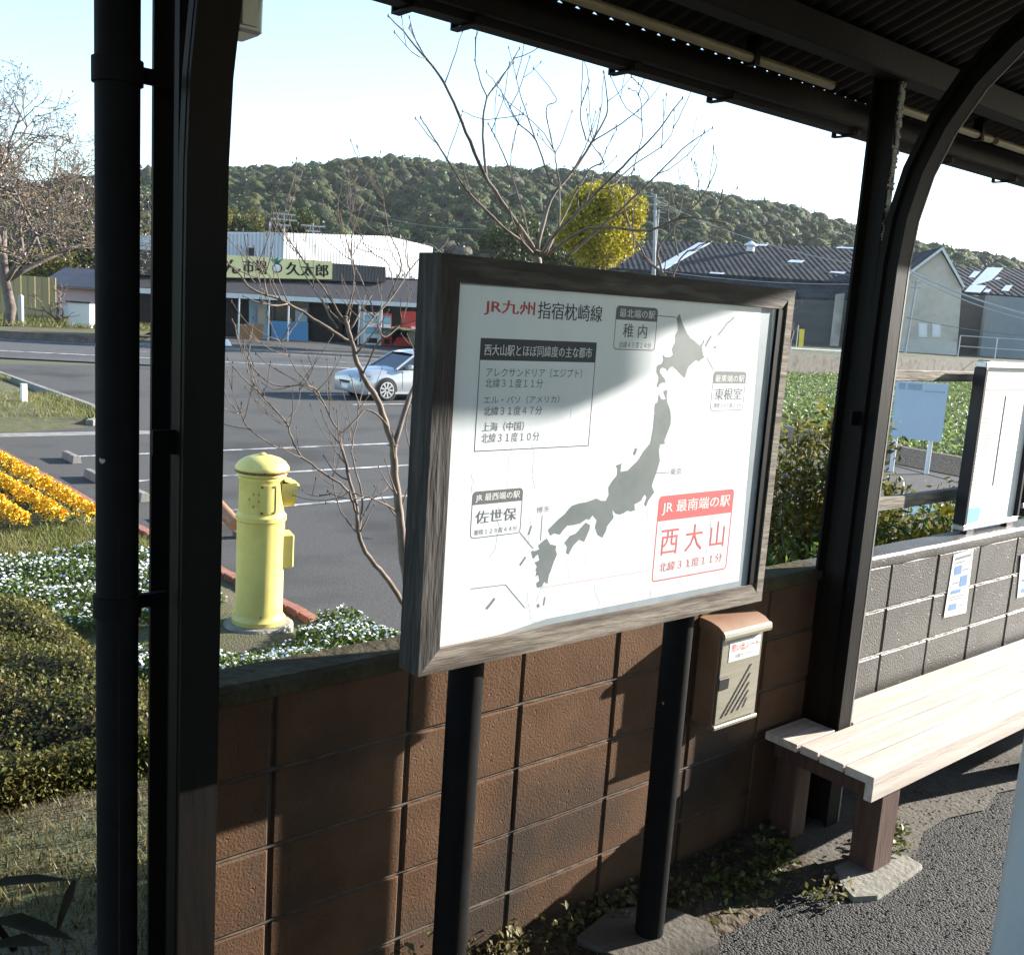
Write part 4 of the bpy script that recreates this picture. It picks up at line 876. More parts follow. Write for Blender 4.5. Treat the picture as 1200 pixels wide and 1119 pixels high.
b.build('turnip_leaves', M('emblem_green', (.03, .22, .20), rough=.6), nbd)
b = facade(MB(), [(292, 399), (313, 399), (313, 353), (292, 352)], -.9, .08); b.build('shop_panel', mk['pale'], mkt)
b = facade(MB(), [(317, 398.5), (362, 399.5), (362, 355), (317, 353)], -1.0, .08); dgl = b.build('shop_window', MT['glass'], mkt)
b = facade(MB(), [(318, 398.3), (361, 399.3), (361, 378), (318, 376)], -.94, .05); b.build('blue_panel', mk['blue'], dgl)
b = facade(MB(), [(346, 377), (360, 377.5), (360, 362), (346, 361)], -.94, .04); b.build('notice', mk['pale'], dgl)
for x0, x1 in ((262, 290), (366, 400), (404, 419)):
    b = facade(MB(), [(x0, 400), (x1, 402), (x1, 356), (x0, 353)], -1.6, .08); b.build('shop_opening', mk['inside'], mkt)
t = thing('shop_banner', onF(308, 378, -.4), 'narrow cream banner hanging by the blue shop window', 'banner'); facade(MB(), [(302, 379), (311, 379.5), (311, 359.5), (302, 359)], -.6, .03).build('cloth', flat('banner_cream', (.42, .36, .28)), t)
cb = thing('wooden_counter', onF(293, 398, .5), 'low brown wooden counter in front of the shop opening', 'counter')
facade(MB(), [(279, 398), (308, 398.6), (308, 383.5), (279, 383)], .5, .5).build('front', mk['crate'], cb); facade(MB(), [(278, 383), (309, 383.6), (309, 380.8), (278, 380.2)], .55, .6).build('top', mk['crate'], cb)
for x0, x1, lab, body, cat in ((426, 446, 'white drinks vending machine under the shop porch', 'white', 'vending machine'), (448, 459, 'red framed vending machine beside the white one', 'red', 'vending machine')):
    v = thing('vending_machine', onF((x0 + x1) / 2, 404, .2), lab, cat)
    y0, y1 = 405 + (x0 - 426) * .05, 366 + (x0 - 426) * .05
    facade(MB(), [(x0, y0), (x1, y0 + 1), (x1, y1 + 1), (x0, y1)], .2, .7).build('cabinet', MT['paper'] if body == 'white' else MT['red'], v)
    q = x1 - x0
    facade(MB(), [(x0 + q * .1, y0 - 14), (x1 - q * .1, y0 - 13.4), (x1 - q * .1, y1 + 3.6), (x0 + q * .1, y1 + 3)], .23, .04).build('display_window', mk['pale'], v)
    for j in range(3): facade(MB(), [(x0 + q * .14, y1 + 10 + j * 7), (x1 - q * .14, y1 + 10.6 + j * 7), (x1 - q * .14, y1 + 6.6 + j * 7), (x0 + q * .14, y1 + 6 + j * 7)], .25, .03).build('drink_row', MT['teal'] if j != 1 else MT['white'], v)
    facade(MB(), [(x0 + q * .2, y0 - 3), (x1 - q * .2, y0 - 2.5), (x1 - q * .2, y0 - 8.5), (x0 + q * .2, y0 - 9)], .235, .03).build('delivery_slot', MT['black'], v)
rs = thing('red_stall', onF(478, 404, .4), 'red and white stall stand at the right end of the shop porch', 'stall')
facade(MB(), [(462, 405), (482, 406), (478, 396), (468, 395.5)], .9, .4).build('red_cloth', MT['red'], rs); facade(MB(), [(482, 406), (498, 407), (498, 384), (482, 383.4)], .3, .5).build('cabinet', MT['paper'], rs); facade(MB(), [(472, 384), (497, 385), (497, 366), (472, 365)], .1, .3).build('panel', MT['red'], rs)
# hall behind
def vwall(corner, direc, length, z0, zt0, zt1, thick, name, mat, par):
    c = Vector((*corner, 0)); d = Vector((*direc, 0)).normalized() * length; n = Vector((-d.y, d.x, 0)).normalized() * thick
    b = MB(); P = [c + Vector((0, 0, z0)), c + d + Vector((0, 0, z0)), c + d + Vector((0, 0, zt1)), c + Vector((0, 0, zt0))]
    b.add(P + [p + n for p in P], [(0, 1, 2, 3), (7, 6, 5, 4), (0, 4, 5, 1), (1, 5, 6, 2), (2, 6, 7, 3), (3, 7, 4, 0)]); return b.build(name, mat, par)
cw = onF(332, 273, -7); zt = cw.z
hw1 = Vector((.97, .25, 0)).normalized(); 
def on_line(px, py, p0, d):
    n = Vector((-d.y, d.x, 0)); r = Vector(ray(px, py)); t = (p0.x * n.x + p0.y * n.y) / (r.x * n.x + r.y * n.y); return Vector((r.x * t, r.y * t, r.z * t + H))
b = MB(); P = [on_line(x, y, cw, hw1) for x, y in ((332, 273), (332, 340), (507, 352), (507, 290.5), (503, 288.5), (455, 277))]; d_ = Vector((-.25, .97, 0)) * 14; n = len(P)
b.add(P + [p + d_ for p in P], [tuple(range(n))] + [tuple(range(2 * n - 1, n - 1, -1))] + [(i, i + n, (i + 1) % n + n, (i + 1) % n) for i in range(n)]); hall = b.build('hall_gable_wall', mk['white'], mkt)
hw2 = Vector((-.97, .26, 0)).normalized()
b = MB(); P = [on_line(x, y, cw, hw2) for x, y in ((331.6, 273.3), (150, 276), (150, 340), (331.6, 340))]; d_ = Vector((.1, .97, 0)) * 8
b.add(P + [p + d_ for p in P], [(0, 1, 2, 3), (7, 6, 5, 4), (0, 4, 5, 1), (1, 5, 6, 2), (2, 6, 7, 3), (3, 7, 4, 0)]); b.build('hall_side_wall', mk['shadewall'], mkt)
b = MB(); q = [on_line(x, y, cw + Vector((-.05, -.3, 0)), hw2) for x, y in ((293, 300), (298, 300), (298, 290.5), (293, 290.5))]; b.add(q + [p + Vector((0, .3, 0)) for p in q], [(0, 1, 2, 3), (0, 4, 5, 1), (1, 5, 6, 2), (2, 6, 7, 3), (3, 7, 4, 0)]); b.build('wall_vent', mk['dark'], mkt)

# ================================================================ WAREHOUSES on the terrace
TER = LOT + 1.2
roofm = corru('weathered_dark_roof', (.012, .013, .015), (.045, .046, .048), .5, (.77, -.64), rough=.9, metal=0, spots=(.055, .054, .05)); roofm.node_tree.nodes['Principled BSDF'].inputs['Specular IOR Level'].default_value = .12
wallm = M('warehouse_wall', (.075, .072, .066), (.10, .096, .088), rough=.8, scale=.3, stretch=(1, 1, 4)); cem = M('cement_gable', (.50, .43, .34), (.62, .55, .45), rough=.9, scale=.5, c3=(.28, .26, .22), spots=.22); trim = flat('white_trim', (.72, .72, .70))
skyl = M('roof_light', (.70, .72, .74), (.6, .63, .66), rough=.4, scale=1)
FW = Vector((CM[0][1], CM[1][1], 0)).normalized(); RT = Vector((CM[0][0], CM[1][0], 0)).normalized()
def solid(b_, P, d):
    n = len(P); d = Vector(d); return b_.add(list(P) + [Vector(p) + d for p in P], [tuple(range(n)), tuple(range(2 * n - 1, n - 1, -1))] + [(i, i + n, (i + 1) % n + n, (i + 1) % n) for i in range(n)])
def lerp4(Q, u, v): return Q[0].lerp(Q[1], u).lerp(Q[3].lerp(Q[2], u), v)       # Q: eave left, eave right, ridge right, ridge left
def roof_plane(name, par, Q, lights, mat=None):
    r = solid(MB(), Q, (0, 0, -.25)).build(name, mat or roofm, par); n = (Q[1] - Q[0]).cross(Q[3] - Q[0]).normalized(); n = n if n.z > 0 else -n
    for u0, v0, u1, v1 in lights:
        P = [lerp4(Q, *q) + n * .06 for q in ((u0, v0), (u1, v0), (u1, v1), (u0, v1))]; solid(MB(), P, -n * .04).build('roof_light', skyl, r)
    return r
def ground_at(p): return Vector((p.x, p.y, TER - .3))
w2 = thing('warehouse', ground_at(atD(880, 400, 112)), 'long dark roofed warehouse behind the map board with worn pale roof streaks', 'building')
Q = [atD(690, 312, 117), atD(1010, 332, 108), atD(1066, 292.5, 120), atD(745, 281.5, 128)]; roof_plane('roof', w2, Q, [(.245, .05, .29, .97), (.42, .94, .50, .99), (.75, .95, .82, .99), (.46, .0, .51, .035), (.66, .45, .71, .52), (.85, .2, .9, .25)])
Q2 = [atD(735, 343, 112), atD(1005, 350, 104), atD(1008, 333, 108.4), atD(736, 314.5, 116.4)]; roof_plane('roof', w2, Q2, [(.25, .92, .31, .98)])
a, c = Q2[0], Q2[1]; solid(MB(), [ground_at(a), ground_at(c), c - Vector((0, 0, .26)), a - Vector((0, 0, .26))], FW * 12).build('wall', wallm, w2)
a = atD(981, 345, 103.4); c = atD(990, 344, 103.4); solid(MB(), [ground_at(a), ground_at(c), c, a], FW * .5).build('end_wall', cem, w2)
a = atD(866, 291, 119.4); b = MB(); b.lathe(a + Vector((2.2, 0, -.2)), [(.5, 0), (.5, .6), (.8, .65), (.8, .8), (.1, 1.25)], 10); b.build('roof_vent', trim, w2)
w1 = thing('warehouse', ground_at(atD(1090, 410, 98)), 'grey cement warehouse gable with two white windows right of the rail column', 'building')
D1 = 98
GP = atD(1100, 400, D1)
def vp(px, py, p0=None, off=0): return on_line(px, py, (GP if p0 is None else p0) - FW * off, RT)
G = [vp(1044, 413), vp(1121.5, 416), vp(1127, 338), vp(1102, 293.5), vp(1048, 334)]; G[0].z = G[1].z = TER - .3
back = (FW * .98 + RT * .10).normalized() * 22
solid(MB(), G, back).build('wall', cem, w1)
for a, c in ((4, 3), (3, 2)):
    u = (G[c] - G[a]).normalized(); nrm = FW.cross(u).normalized(); nrm = nrm if nrm.z > 0 else -nrm
    P = [G[a] - FW * .35 - u * .2, G[c] - FW * .35, G[c] - FW * .35 + nrm * .22, G[a] - FW * .35 - u * .2 + nrm * .22]; solid(MB(), P, back * 1.03).build('roof', roofm, w1); solid(MB(), [p - FW * .06 for p in P], FW * .055).build('barge_board', trim, w1)
def w1q(x0, y0, x1, y1, name, mat, off=.06):
    P = [vp(x0, y1, None, off), vp(x1, y1 + (x1 - x0) * .06, None, off), vp(x1, y0 + (x1 - x0) * .06, None, off), vp(x0, y0, None, off)]; return solid(MB(), P, FW * .05).build(name, mat, w1)
w1q(1046, 396, 1121, 413, 'plinth_band', M('pale_cement', (.52, .48, .40), (.60, .56, .48), rough=.9, scale=.6))
for x in (1077, 1093): f_ = w1q(x - .8, 378.5, x + 9.6, 395.2, 'window', trim, .07); w1q(x + .6, 380, x + 8, 393.6, 'pane', MT['paper'], .10).parent = f_
w3 = thing('warehouse', ground_at(atD(1180, 410, 104)), 'dark roofed warehouse at the right edge with one broad pale roof strip', 'building')
Q = [atD(1086, 339, 105), atD(1290, 354, 100), atD(1318, 318, 110), atD(1112, 313, 114)]; roof_plane('roof', w3, Q, [(.225, .0, .315, 1.0), (.33, .45, .355, .6), (.33, .03, .36, .14), (.42, .12, .46, .36), (.17, .55, .205, .82), (.62, .2, .66, .5)])
a, c = Q[0], Q[1]; solid(MB(), [ground_at(a), ground_at(c), c - Vector((0, 0, .3)), a - Vector((0, 0, .3))], FW * 9).build('wall', wallm, w3)
a = atD(1158, 346, 100.8); c = atD(1290, 356, 98.6); solid(MB(), [ground_at(a), ground_at(c), c, a], FW * .6).build('grey_cladding', M('grey_cladding', (.20, .23, .24), (.25, .28, .29), rough=.7, scale=.4), w3)
# terrace, its retaining wall, verge and rails
ta = atZ(905, 441, LOT); tb = atZ(1330, 441, LOT)
td = (tb - ta).normalized(); tn = Vector((-td.y, td.x, 0)); tn = tn if tn.dot(FW) > 0 else -tn
ta = ta - td * 14; tb = tb + td * 40
P = [ta + tn * .4, tb + tn * .4, tb + tn * 130, ta + tn * 130]
b = MB(); b.add([(p.x, p.y, TER) for p in P], [(0, 1, 2, 3)]); tag(b.build('terrace_ground', MT['grassbase']), kind='structure')
rw = thing('retaining_wall', (ta + tb) / 2, 'long low concrete retaining wall beyond the crop field', 'wall'); b = MB(); solid(b, [Vector((ta.x, ta.y, LOT - .3)), Vector((tb.x, tb.y, LOT - .3)), Vector((tb.x, tb.y, TER + .08)), Vector((ta.x, ta.y, TER + .08))], tn * .4); b.build('wall', MT['apron'], rw)
def railing(label, p, q, h, posts, mat, name='guard_rail', z0=TER):
    t = thing(name, (p.x, p.y, z0), label, 'railing'); p = Vector((p.x, p.y, z0)); q = Vector((q.x, q.y, z0))
    for f_ in (1.0, .5): b = MB(); b.tube([p + Vector((0, 0, h * f_)), q + Vector((0, 0, h * f_))], .055, 6); b.build('rail', mat, t)
    for i in range(posts): c = p.lerp(q, i / (posts - 1)); b = MB(); b.tube([c - Vector((0, 0, .1)), c + Vector((0, 0, h + .03))], .05, 6); b.build('post', mat, t)
railing('white pipe railing below the yellow banner', atD(925, 425, 66), atD(992, 430, 68), 1.15, 5, trim, z0=LOT + .35)
railing('grey pipe railing in front of the right warehouse', atD(1124, 406, 92), atD(1300, 420, 90), 1.9, 5, MT['alu'])
yb = thing('yellow_banner', atD(938, 415, 80), 'small yellow vertical banner on a pole before the warehouse', 'banner'); c = atD(935.5, 384, 80)
b = MB(); b.tube([(c.x, c.y, TER - .1), (c.x, c.y, c.z + .2)], .04, 6); b.build('pole', MT['alu'], yb)
P = [atD(935.8, 407, 80), atD(941, 407, 80), atD(943, 386, 80), atD(937, 385.6, 80)]; solid(MB(), P, FW * .04).build('cloth', M('banner_yellow', (.80, .55, .03), (.85, .66, .10), rough=.6, scale=1.5), yb)
# crop field
fa = atZ(1030, 531, LOT); fb = atZ(1135, 551, LOT); fd_ = (fb - fa).normalized()
fl = [(fa.x - fd_.x * 8, fa.y - fd_.y * 8), (fb.x + fd_.x * 22, fb.y + fd_.y * 22), (60, -12), (tb.x, tb.y - .4), (ta.x + .3, ta.y - .3), (30, 40), (24.6, 24)]
sheet('field_soil', fl, LOT + .01, MT['soil'])
bk = MB(); bn_ = Vector((fd_.y, -fd_.x, 0)); bn_ = bn_ if bn_.dot(FW) < 0 else -bn_
Qa = fa - fd_ * 8; Qb = fb + fd_ * 22; bk.sweep([(-.5, 0), (.0, .28), (.35, .30), (1.3, 0.02)], [((q.x, q.y, LOT), (bn_.x, bn_.y, 0), (0, 0, 1)) for q in (Qa, Qa.lerp(Qb, .5), Qb)], cap=False); tag(bk.build('field_bank', MT['soil']), kind='structure')
crop_m = leafmat('crop_leaves', (.12, .17, .045), (.20, .25, .09), island=.4, scale=.6, trans=.3)
def in_poly(x, y, P):
    c = False; n = len(P)
    for i in range(n):
        x0, y0 = P[i]; x1, y1 = P[i - 1]
        if (y0 > y) != (y1 > y) and x < (x1 - x0) * (y - y0) / (y1 - y0) + x0: c = not c
    return c
# rows of leafy plants
C = []; S = []
rdv = np.array([.93, .37]); rdv /= np.linalg.norm(rdv); rnv = np.array([-rdv[1], rdv[0]])
for iu in range(-60, 130):
    for iv in range(0, 240):
        x, y = np.array([24, 8]) + rnv * iu * .55 + rdv * iv * .40 + RNG.normal(0, .05, 2)
        px = 600 + F * (CM[0][0] * x + CM[1][0] * y - CM[2][0] * 2.9) / (CM[0][1] * x + CM[1][1] * y - CM[2][1] * 2.9 + 1e-6)
        if not (900 < px < 1260) or not in_poly(x, y, fl): continue
        far = math.hypot(x, y)
        n_ = 16 if far < 40 else 9
        for _ in range(n_):
            C.append((x + RNG.normal(0, .13), y + RNG.normal(0, .13), LOT + .10 + RNG.uniform(0, .22))); S.append(RNG.uniform(.10, .22))
tag(leaves('crop_rows', np.array(C), np.array(S), crop_m, asp=.55, up=.35), kind='stuff')
# ditch bank and teal painted line by the field
sheet('field_path', [(22.0, 13.4), (17.5, 3.5), (19.2, 2.6), (23.6, 11.6)], LOT + .006, MT['lot'])
tp = M('teal_paint', (.04, .12, .13), (.06, .16, .16), rough=.7, scale=3)
a = atZ(1046, 603, LOT); c = atZ(1150, 586, LOT); tag(strip('m', a, c + (c - a) * .8, .35, LOT + .012, tp).build('road_marking', tp), kind='structure')
ib = thing('info_board', atZ(1086, 556, LOT), 'pale blue information board on white posts before the crop field', 'sign'); c = BASE[ib]; Di = Vector((c.x, c.y, 0)).dot(FW) * 1.0
r0 = ray(1086, 556); dpt = (LOT - H) / r0[2]
P = [vp(1044, 512, c), vp(1103, 518, c), vp(1112, 450, c), vp(1051, 446.5, c)]; solid(MB(), P, FW * .04).build('board', MT['signblue'], ib)
for u in (.12, .82): q = P[0].lerp(P[1], u); b = MB(); b.tube([(q.x + FW.x * .08, q.y + FW.y * .08, LOT), (q.x + FW.x * .08, q.y + FW.y * .08, P[3].z - .1)], .05, 8); b.build('post', trim, ib)
b = MB()
for u0, u1, v0, v1 in ((.05, .18, .86, .97), (.22, .5, .86, .97), (.55, .95, .84, .86)): b.add([lerp4([P[0], P[1], P[2], P[3]], *q) - FW * .004 for q in ((u0, v0), (u1, v0), (u1, v1), (u0, v1))], [(0, 1, 2, 3)])
b.build('printed_panel', M('board_print', (.33, .40, .48), rough=.5), ib)

# ================================================================ POLES AND WIRES
polem = M('concrete_pole', (.30, .30, .29), (.36, .36, .35), rough=.9, scale=2); wirem = flat('wire_grey', (.20, .20, .20)); wirel = flat('wire_pale', (.42, .42, .41))
def upole(label, px, yt, yb_, D, arms, rad=.15, lean=0, zb=None):
    a = atD(px + lean, yb_, D); c = atD(px, yt, D); 
    t = thing('utility_pole', a, label, 'utility pole'); b = MB(); b.tube([a, c], [rad, rad * .7], 8); b.build('pole', polem, t)
    for f_, wd in arms: q = a.lerp(c, f_); b = MB(); b.box((-wd, -.05, -.05), (wd, .05, .05), M=Matrix.Translation(q) @ Matrix.Rotation(math.atan2(RT.y, RT.x) + .3, 4, 'Z')); b.build('crossarm', polem, t)
    return t
upole('pale utility pole with crossarms beside the yellow round tree', 768, 228, 330, 88, ((.97, .9), (.88, 1.1)), .16, -2)
upole('leaning partner of the pale utility pole by the round tree', 772, 246, 330, 89, ((.97, .6),), .12, -8)
upole('slim steel pole in front of the grey cement gable', 1075, 325, 414, 92, ((.93, .5), (.86, .5)), .11, -15)
upole('television aerial pole above the market hall', 333, 249, 292, 72, ((.95, .8), (.80, .9), (.65, .5)), .07)
upole('short pole on the market hall roof left of the aerial', 316, 260, 292, 72, ((.6, .3),), .06)
upole('aerial with pale crossarm above the white market wall', 367, 262, 292, 76, ((.9, .9), (.7, .5)), .07)
def wire(label, pts, rad, mat, sag=.6, name='overhead_wire'):
    P = [atD(*p) for p in pts]; L = []
    for a, c in zip(P, P[1:]):
        for i in range(10): q = i / 10; L.append(a.lerp(c, q) - Vector((0, 0, sag * 4 * q * (1 - q))))
    L.append(P[-1]); b = MB(); b.tube(L, rad, 5); tag(b.build(name, mat, origin=P[0]), label, 'wire')
wire('pale thick overhead cable running down past the gable to the right edge', [(1068, 318, 90), (1240, 377, 66)], .075, wirel, .4)
wire('second pale cable just under the thick one past the gable', [(1068, 322, 90), (1240, 383, 66)], .05, wirel, .5)
wire('long thin wire crossing the hill from the pale pole to the gable', [(768, 234, 88), (1068, 316, 90)], .035, wirel, 1.2)
wire('lower thin wire from the pale pole over the dark warehouse roof', [(768, 252, 88), (1066, 326, 90)], .03, wirem, 1.4)
wire('thin wire over the dark roof at eave height', [(775, 318, 95), (1060, 332, 90)], .03, wirel, .5)
wire('lowest thin wire in front of the gable and the right warehouse', [(1062, 372, 90), (1240, 396, 80)], .03, wirem, .3)
wire('thin wire across the hill left of the round tree', [(430, 250, 120), (768, 240, 88)], .035, wirem, 2.0)

# ================================================================ CAR
car = thing('parked_car', (17.5, 25.85, LOT), 'silver saloon car parked in the lot seen half behind the map board', 'car')
CX0 = 15.3; CYn = 25.0; CW = 1.70
def csec(x, zb, zw, zt, yin_b=.0, yin_t=.08):      # section from near sill over to far sill
    return [(x, CYn + yin_b + .05, zb), (x, CYn + yin_b, zb + .12), (x, CYn + yin_b, zw - .06), (x, CYn + yin_b + yin_t * .5, zw), (x, CYn + yin_b + .28 + yin_t, zt), (x, CYn + CW / 2, zt + .025), (x, CYn + CW - yin_b - .28 - yin_t, zt), (x, CYn + CW - yin_b - yin_t * .5, zw), (x, CYn + CW - yin_b, zw - .06), (x, CYn + CW - yin_b, zb + .12), (x, CYn + CW - yin_b - .05, zb)]
S_ = [(0, .26, .58, .63, .26), (.04, .20, .66, .71, .17), (.18, .18, .73, .79, .09), (.5, .18, .77, .86, .03), (1.0, .2, .82, .92, .0), (1.35, .2, .86, .95, .0), (2.2, .2, .90, .96, .0), (3.4, .2, .92, .97, .0), (4.0, .2, .93, .98, .02), (4.5, .22, .90, .95, .10), (4.68, .30, .80, .86, .22)]
k = MB(); n = 11
for i, (dx, zb, zw, zt, yi) in enumerate(S_): k.v += [(x, y, LOT + z) for x, y, z in csec(CX0 + dx, zb, zw, zt, yi)]
for i in range(len(S_) - 1):
    for j in range(n): a = i * n + j; c = i * n + (j + 1) % n; k.f.append((a, c, c + n, a + n))
k.f += [tuple(range(n))[::-1], tuple(range((len(S_) - 1) * n, len(S_) * n))]; k.m = [0] * len(k.f)
body = k.build('body', MT['silver'], car, smooth=50)
# cabin: glass house with painted pillars and roof
pts = [(1.28, .90), (2.08, 1.38), (2.5, 1.44), (3.1, 1.44), (3.55, 1.38), (4.2, .95)]
def cabin(ins, name, mat, seg, par, zo=0):
    k = MB(); m = len(seg)
    for x, z in seg: q = (z - .9) / .54; k.v += [(CX0 + x, CYn + .10 + .17 * q - ins, LOT + z + zo), (CX0 + x, CYn + CW - .10 - .17 * q + ins, LOT + z + zo)]
    for i in range(m - 1): k.f.append((2 * i, 2 * i + 1, 2 * i + 3, 2 * i + 2))
    k.f += [tuple(range(0, 2 * m, 2))[::-1], tuple(range(1, 2 * m, 2))]; k.m = [0] * len(k.f); return k.build(name, mat, par)
cabin(0, 'cabin_glass', MT['glass'], pts, car)
k = MB(); R_ = [(1.98, 1.345), (2.2, 1.405), (2.5, 1.445), (3.1, 1.445), (3.5, 1.39), (3.6, 1.36)]
V_ = []
for x, z in R_: V_.append([(CX0 + x, CYn + .262, LOT + z - .01), (CX0 + x, CYn + .29, LOT + z + .022), (CX0 + x, CYn + CW / 2, LOT + z + .045), (CX0 + x, CYn + CW - .29, LOT + z + .022), (CX0 + x, CYn + CW - .262, LOT + z - .01)])
k.v = [v for r in V_ for v in r]; k.f = [(i * 5 + j, i * 5 + j + 1, i * 5 + j + 6, i * 5 + j + 5) for i in range(len(R_) - 1) for j in range(4)]; k.m = [0] * len(k.f); k.build('roof', MT['silver'], car, smooth=50)
for s in (0, 1):
    def yy_(z, o=.006): q = (z - .9) / .54; v = .10 + .17 * q - o; return CYn + v if s == 0 else CYn + CW - v
    for L in (((1.26, .90), (2.05, 1.375)), ((2.66, .93), (2.62, 1.42)), ((3.58, 1.38), (4.2, .95))):
        k = MB(); k.tube([(CX0 + x, yy_(z), LOT + z) for x, z in L], .032, 6); k.build('pillar', MT['silver'], car)
for dx in (.92, 3.58):
    for s in (0, 1):
        y = CYn + .0 if s == 0 else CYn + CW; o = -1 if s == 0 else 1
        cx_, cz_ = CX0 + dx, LOT + .315
        def ring(y0, prof): 
            kk = MB(); m = 24
            for r, d in prof:
                for q in range(m): a = 2 * math.pi * q / m; kk.v.append((cx_ + r * math.cos(a), y0 + o * d, cz_ + r * math.sin(a)))
            for i in range(len(prof) - 1):
                for q in range(m): a = i * m + q; c = i * m + (q + 1) % m; kk.f.append((a, c, c + m, a + m))
            kk.f += [tuple(range(m)), tuple(range((len(prof) - 1) * m, len(prof) * m))]; kk.m = [0] * len(kk.f); return kk
        ring(y, [(.375, -.05), (.375, .004), (.36, .006)]).build('wheel_arch', MT['black'], body)
        wh = ring(y, [(.315, -.18), (.315, .010), (.29, .022), (.235, .022)]).build('wheel', MT['tyre'], car, smooth=40)
        kk = MB()
        for q in range(9):
            a = 2 * math.pi * q / 9; u = Vector((math.cos(a), 0, math.sin(a))); v = Vector((-math.sin(a), 0, math.cos(a))); c = Vector((cx_, y + o * .026, cz_))
            P = [c + u * .04 - v * .018, c + u * .04 + v * .018, c + u * .225 + v * .026, c + u * .225 - v * .026]; solid(kk, P, (0, -o * .02, 0))
        kk.add(*(lambda r: (r.v, r.f))(ring(y, [(.235, .0), (.24, .028), (.215, .030), (.21, .004)]))); kk.build('rim', MT['rim'], wh, smooth=30)
hl = MB(); hl.sweep([(0, 0), (.42, .06), (.44, .17), (.04, .15)], [((CX0 + .075, CYn + .135, LOT + .55), (.72, -.20, .0), (0, .02, 1)), ((CX0 - .012, CYn + .50, LOT + .53), (.70, -.1, 0), (0, .02, 1))]); hl.build('headlight', MT['glass'], car)
k = MB(); k.box((CX0 - .008, CYn + .55, LOT + .46), (CX0 + .06, CYn + 1.15, LOT + .54), bev=.01); k.build('grille', MT['black'], car)
k = MB(); k.box((CX0 - .012, CYn + .66, LOT + .31), (CX0 + .03, CYn + 1.04, LOT + .43)); k.build('number_plate', MT['paper'], car)
k = MB(); k.box((CX0 + .02, CYn + .30, LOT + .22), (CX0 + .10, CYn + 1.4, LOT + .30), bev=.01); k.build('lower_intake', MT['black'], car)
k = MB(); k.box((CX0 + 1.62, CYn - .16, LOT + .94), (CX0 + 1.76, CYn + .02, LOT + 1.07), bev=.03); k.build('wing_mirror', MT['silver'], car, smooth=40)
for x in (1.46, 2.64, 3.5): k = MB(); k.box((CX0 + x, CYn - .003, LOT + .34), (CX0 + x + .012, CYn + .02, LOT + .86)); k.build('door_seam', MT['black'], car)
k = MB(); k.box((CX0 + .3, CYn - .008, LOT + .205), (CX0 + 4.4, CYn + .03, LOT + .26)); k.build('sill', MT['rim'], car)
for x in (2.3, 3.3): k = MB(); k.box((CX0 + x, CYn - .022, LOT + .76), (CX0 + x + .2, CYn + .01, LOT + .79), bev=.006); k.build('door_handle', MT['rim'], car)
# ================================================================ HILL AND FOREST
HILL = [(-1400, 260), (-500, 225), (0, 200), (165, 189), (270, 184), (400, 180), (500, 178), (600, 186), (700, 195), (800, 205), (900, 227), (1000, 252), (1060, 265), (1100, 271), (1150, 281), (1200, 292), (1320, 312), (1700, 380), (2200, 430)]
az = []; el_ = []
for px, py in HILL:
    r = ray(px, py) if -900 < px < 2100 else ray(max(-900, min(2100, px)), py); az.append(math.atan2(r[0], r[1])); el_.append(r[2] / math.hypot(r[0], r[1]))
az[0] -= .5; az[-1] += .3
RH = 430.0
def hill_h(a, r):
    H_ = max(0, np.interp(a, az, el_) * RH - 7.5); t = (r - 165) / (RH - 165)
    if t <= 0: return FAR
    s = math.sin(min(t, 1.25) * math.pi / 2); base = H_ * (s ** 1.25 if s > 0 else 0)
    return FAR + base * (1 + .05 * math.sin(a * 31) * math.sin(r * .03) * (1 - t) * 2) 
aa = np.linspace(-.75, 1.75, 120); rr = np.linspace(160, 540, 40); V = [(r * math.sin(a), r * math.cos(a), hill_h(a, r)) for r in rr for a in aa]
b = MB(); m_ = len(aa); b.add(V, [(j * m_ + i, j * m_ + i + 1, (j + 1) * m_ + i + 1, (j + 1) * m_ + i) for j in range(len(rr) - 1) for i in range(m_ - 1)]); tag(b.build('hill', M('hill_ground', (.03, .035, .014), (.05, .05, .022), rough=1, scale=.05), smooth='all'), kind='structure')
# crowns: lumpy displaced spheres, a handful of shapes reused for thousands of trees in one far mass
import bmesh
def ico(sub):
    bm = bmesh.new(); bmesh.ops.create_icosphere(bm, subdivisions=sub, radius=1); V = np.array([v.co[:] for v in bm.verts]); Fq = np.array([[v.index for v in f.verts] for f in bm.faces]); bm.free(); return V, Fq
IV, IF = ico(4)
def lumpy(k):
    rg = np.random.default_rng(k); V = IV.copy(); d = np.zeros(len(V))
    for n_, amp, pw in ((10, .34, 6), (34, .20, 16), (110, .12, 40)):
        c = rg.normal(size=(n_, 3)); c /= np.linalg.norm(c, axis=1)[:, None]; q = np.clip(V @ c.T, 0, 1) ** pw; d = d + amp * q.max(1)
    V = V * (.62 + d + rg.normal(0, .018, len(V)))[:, None]; V[:, 2] = V[:, 2] * .82 ; V[V[:, 2] < -.35, 2] = -.35; return V
IV2, IF2 = ico(3)
SHAPES4 = [lumpy(i) for i in range(4)]
IV2, IF2 = ico(2)
_iv = IV; IV = IV2; SHAPES3 = [lumpy(20 + i) for i in range(8)]; IV = _iv
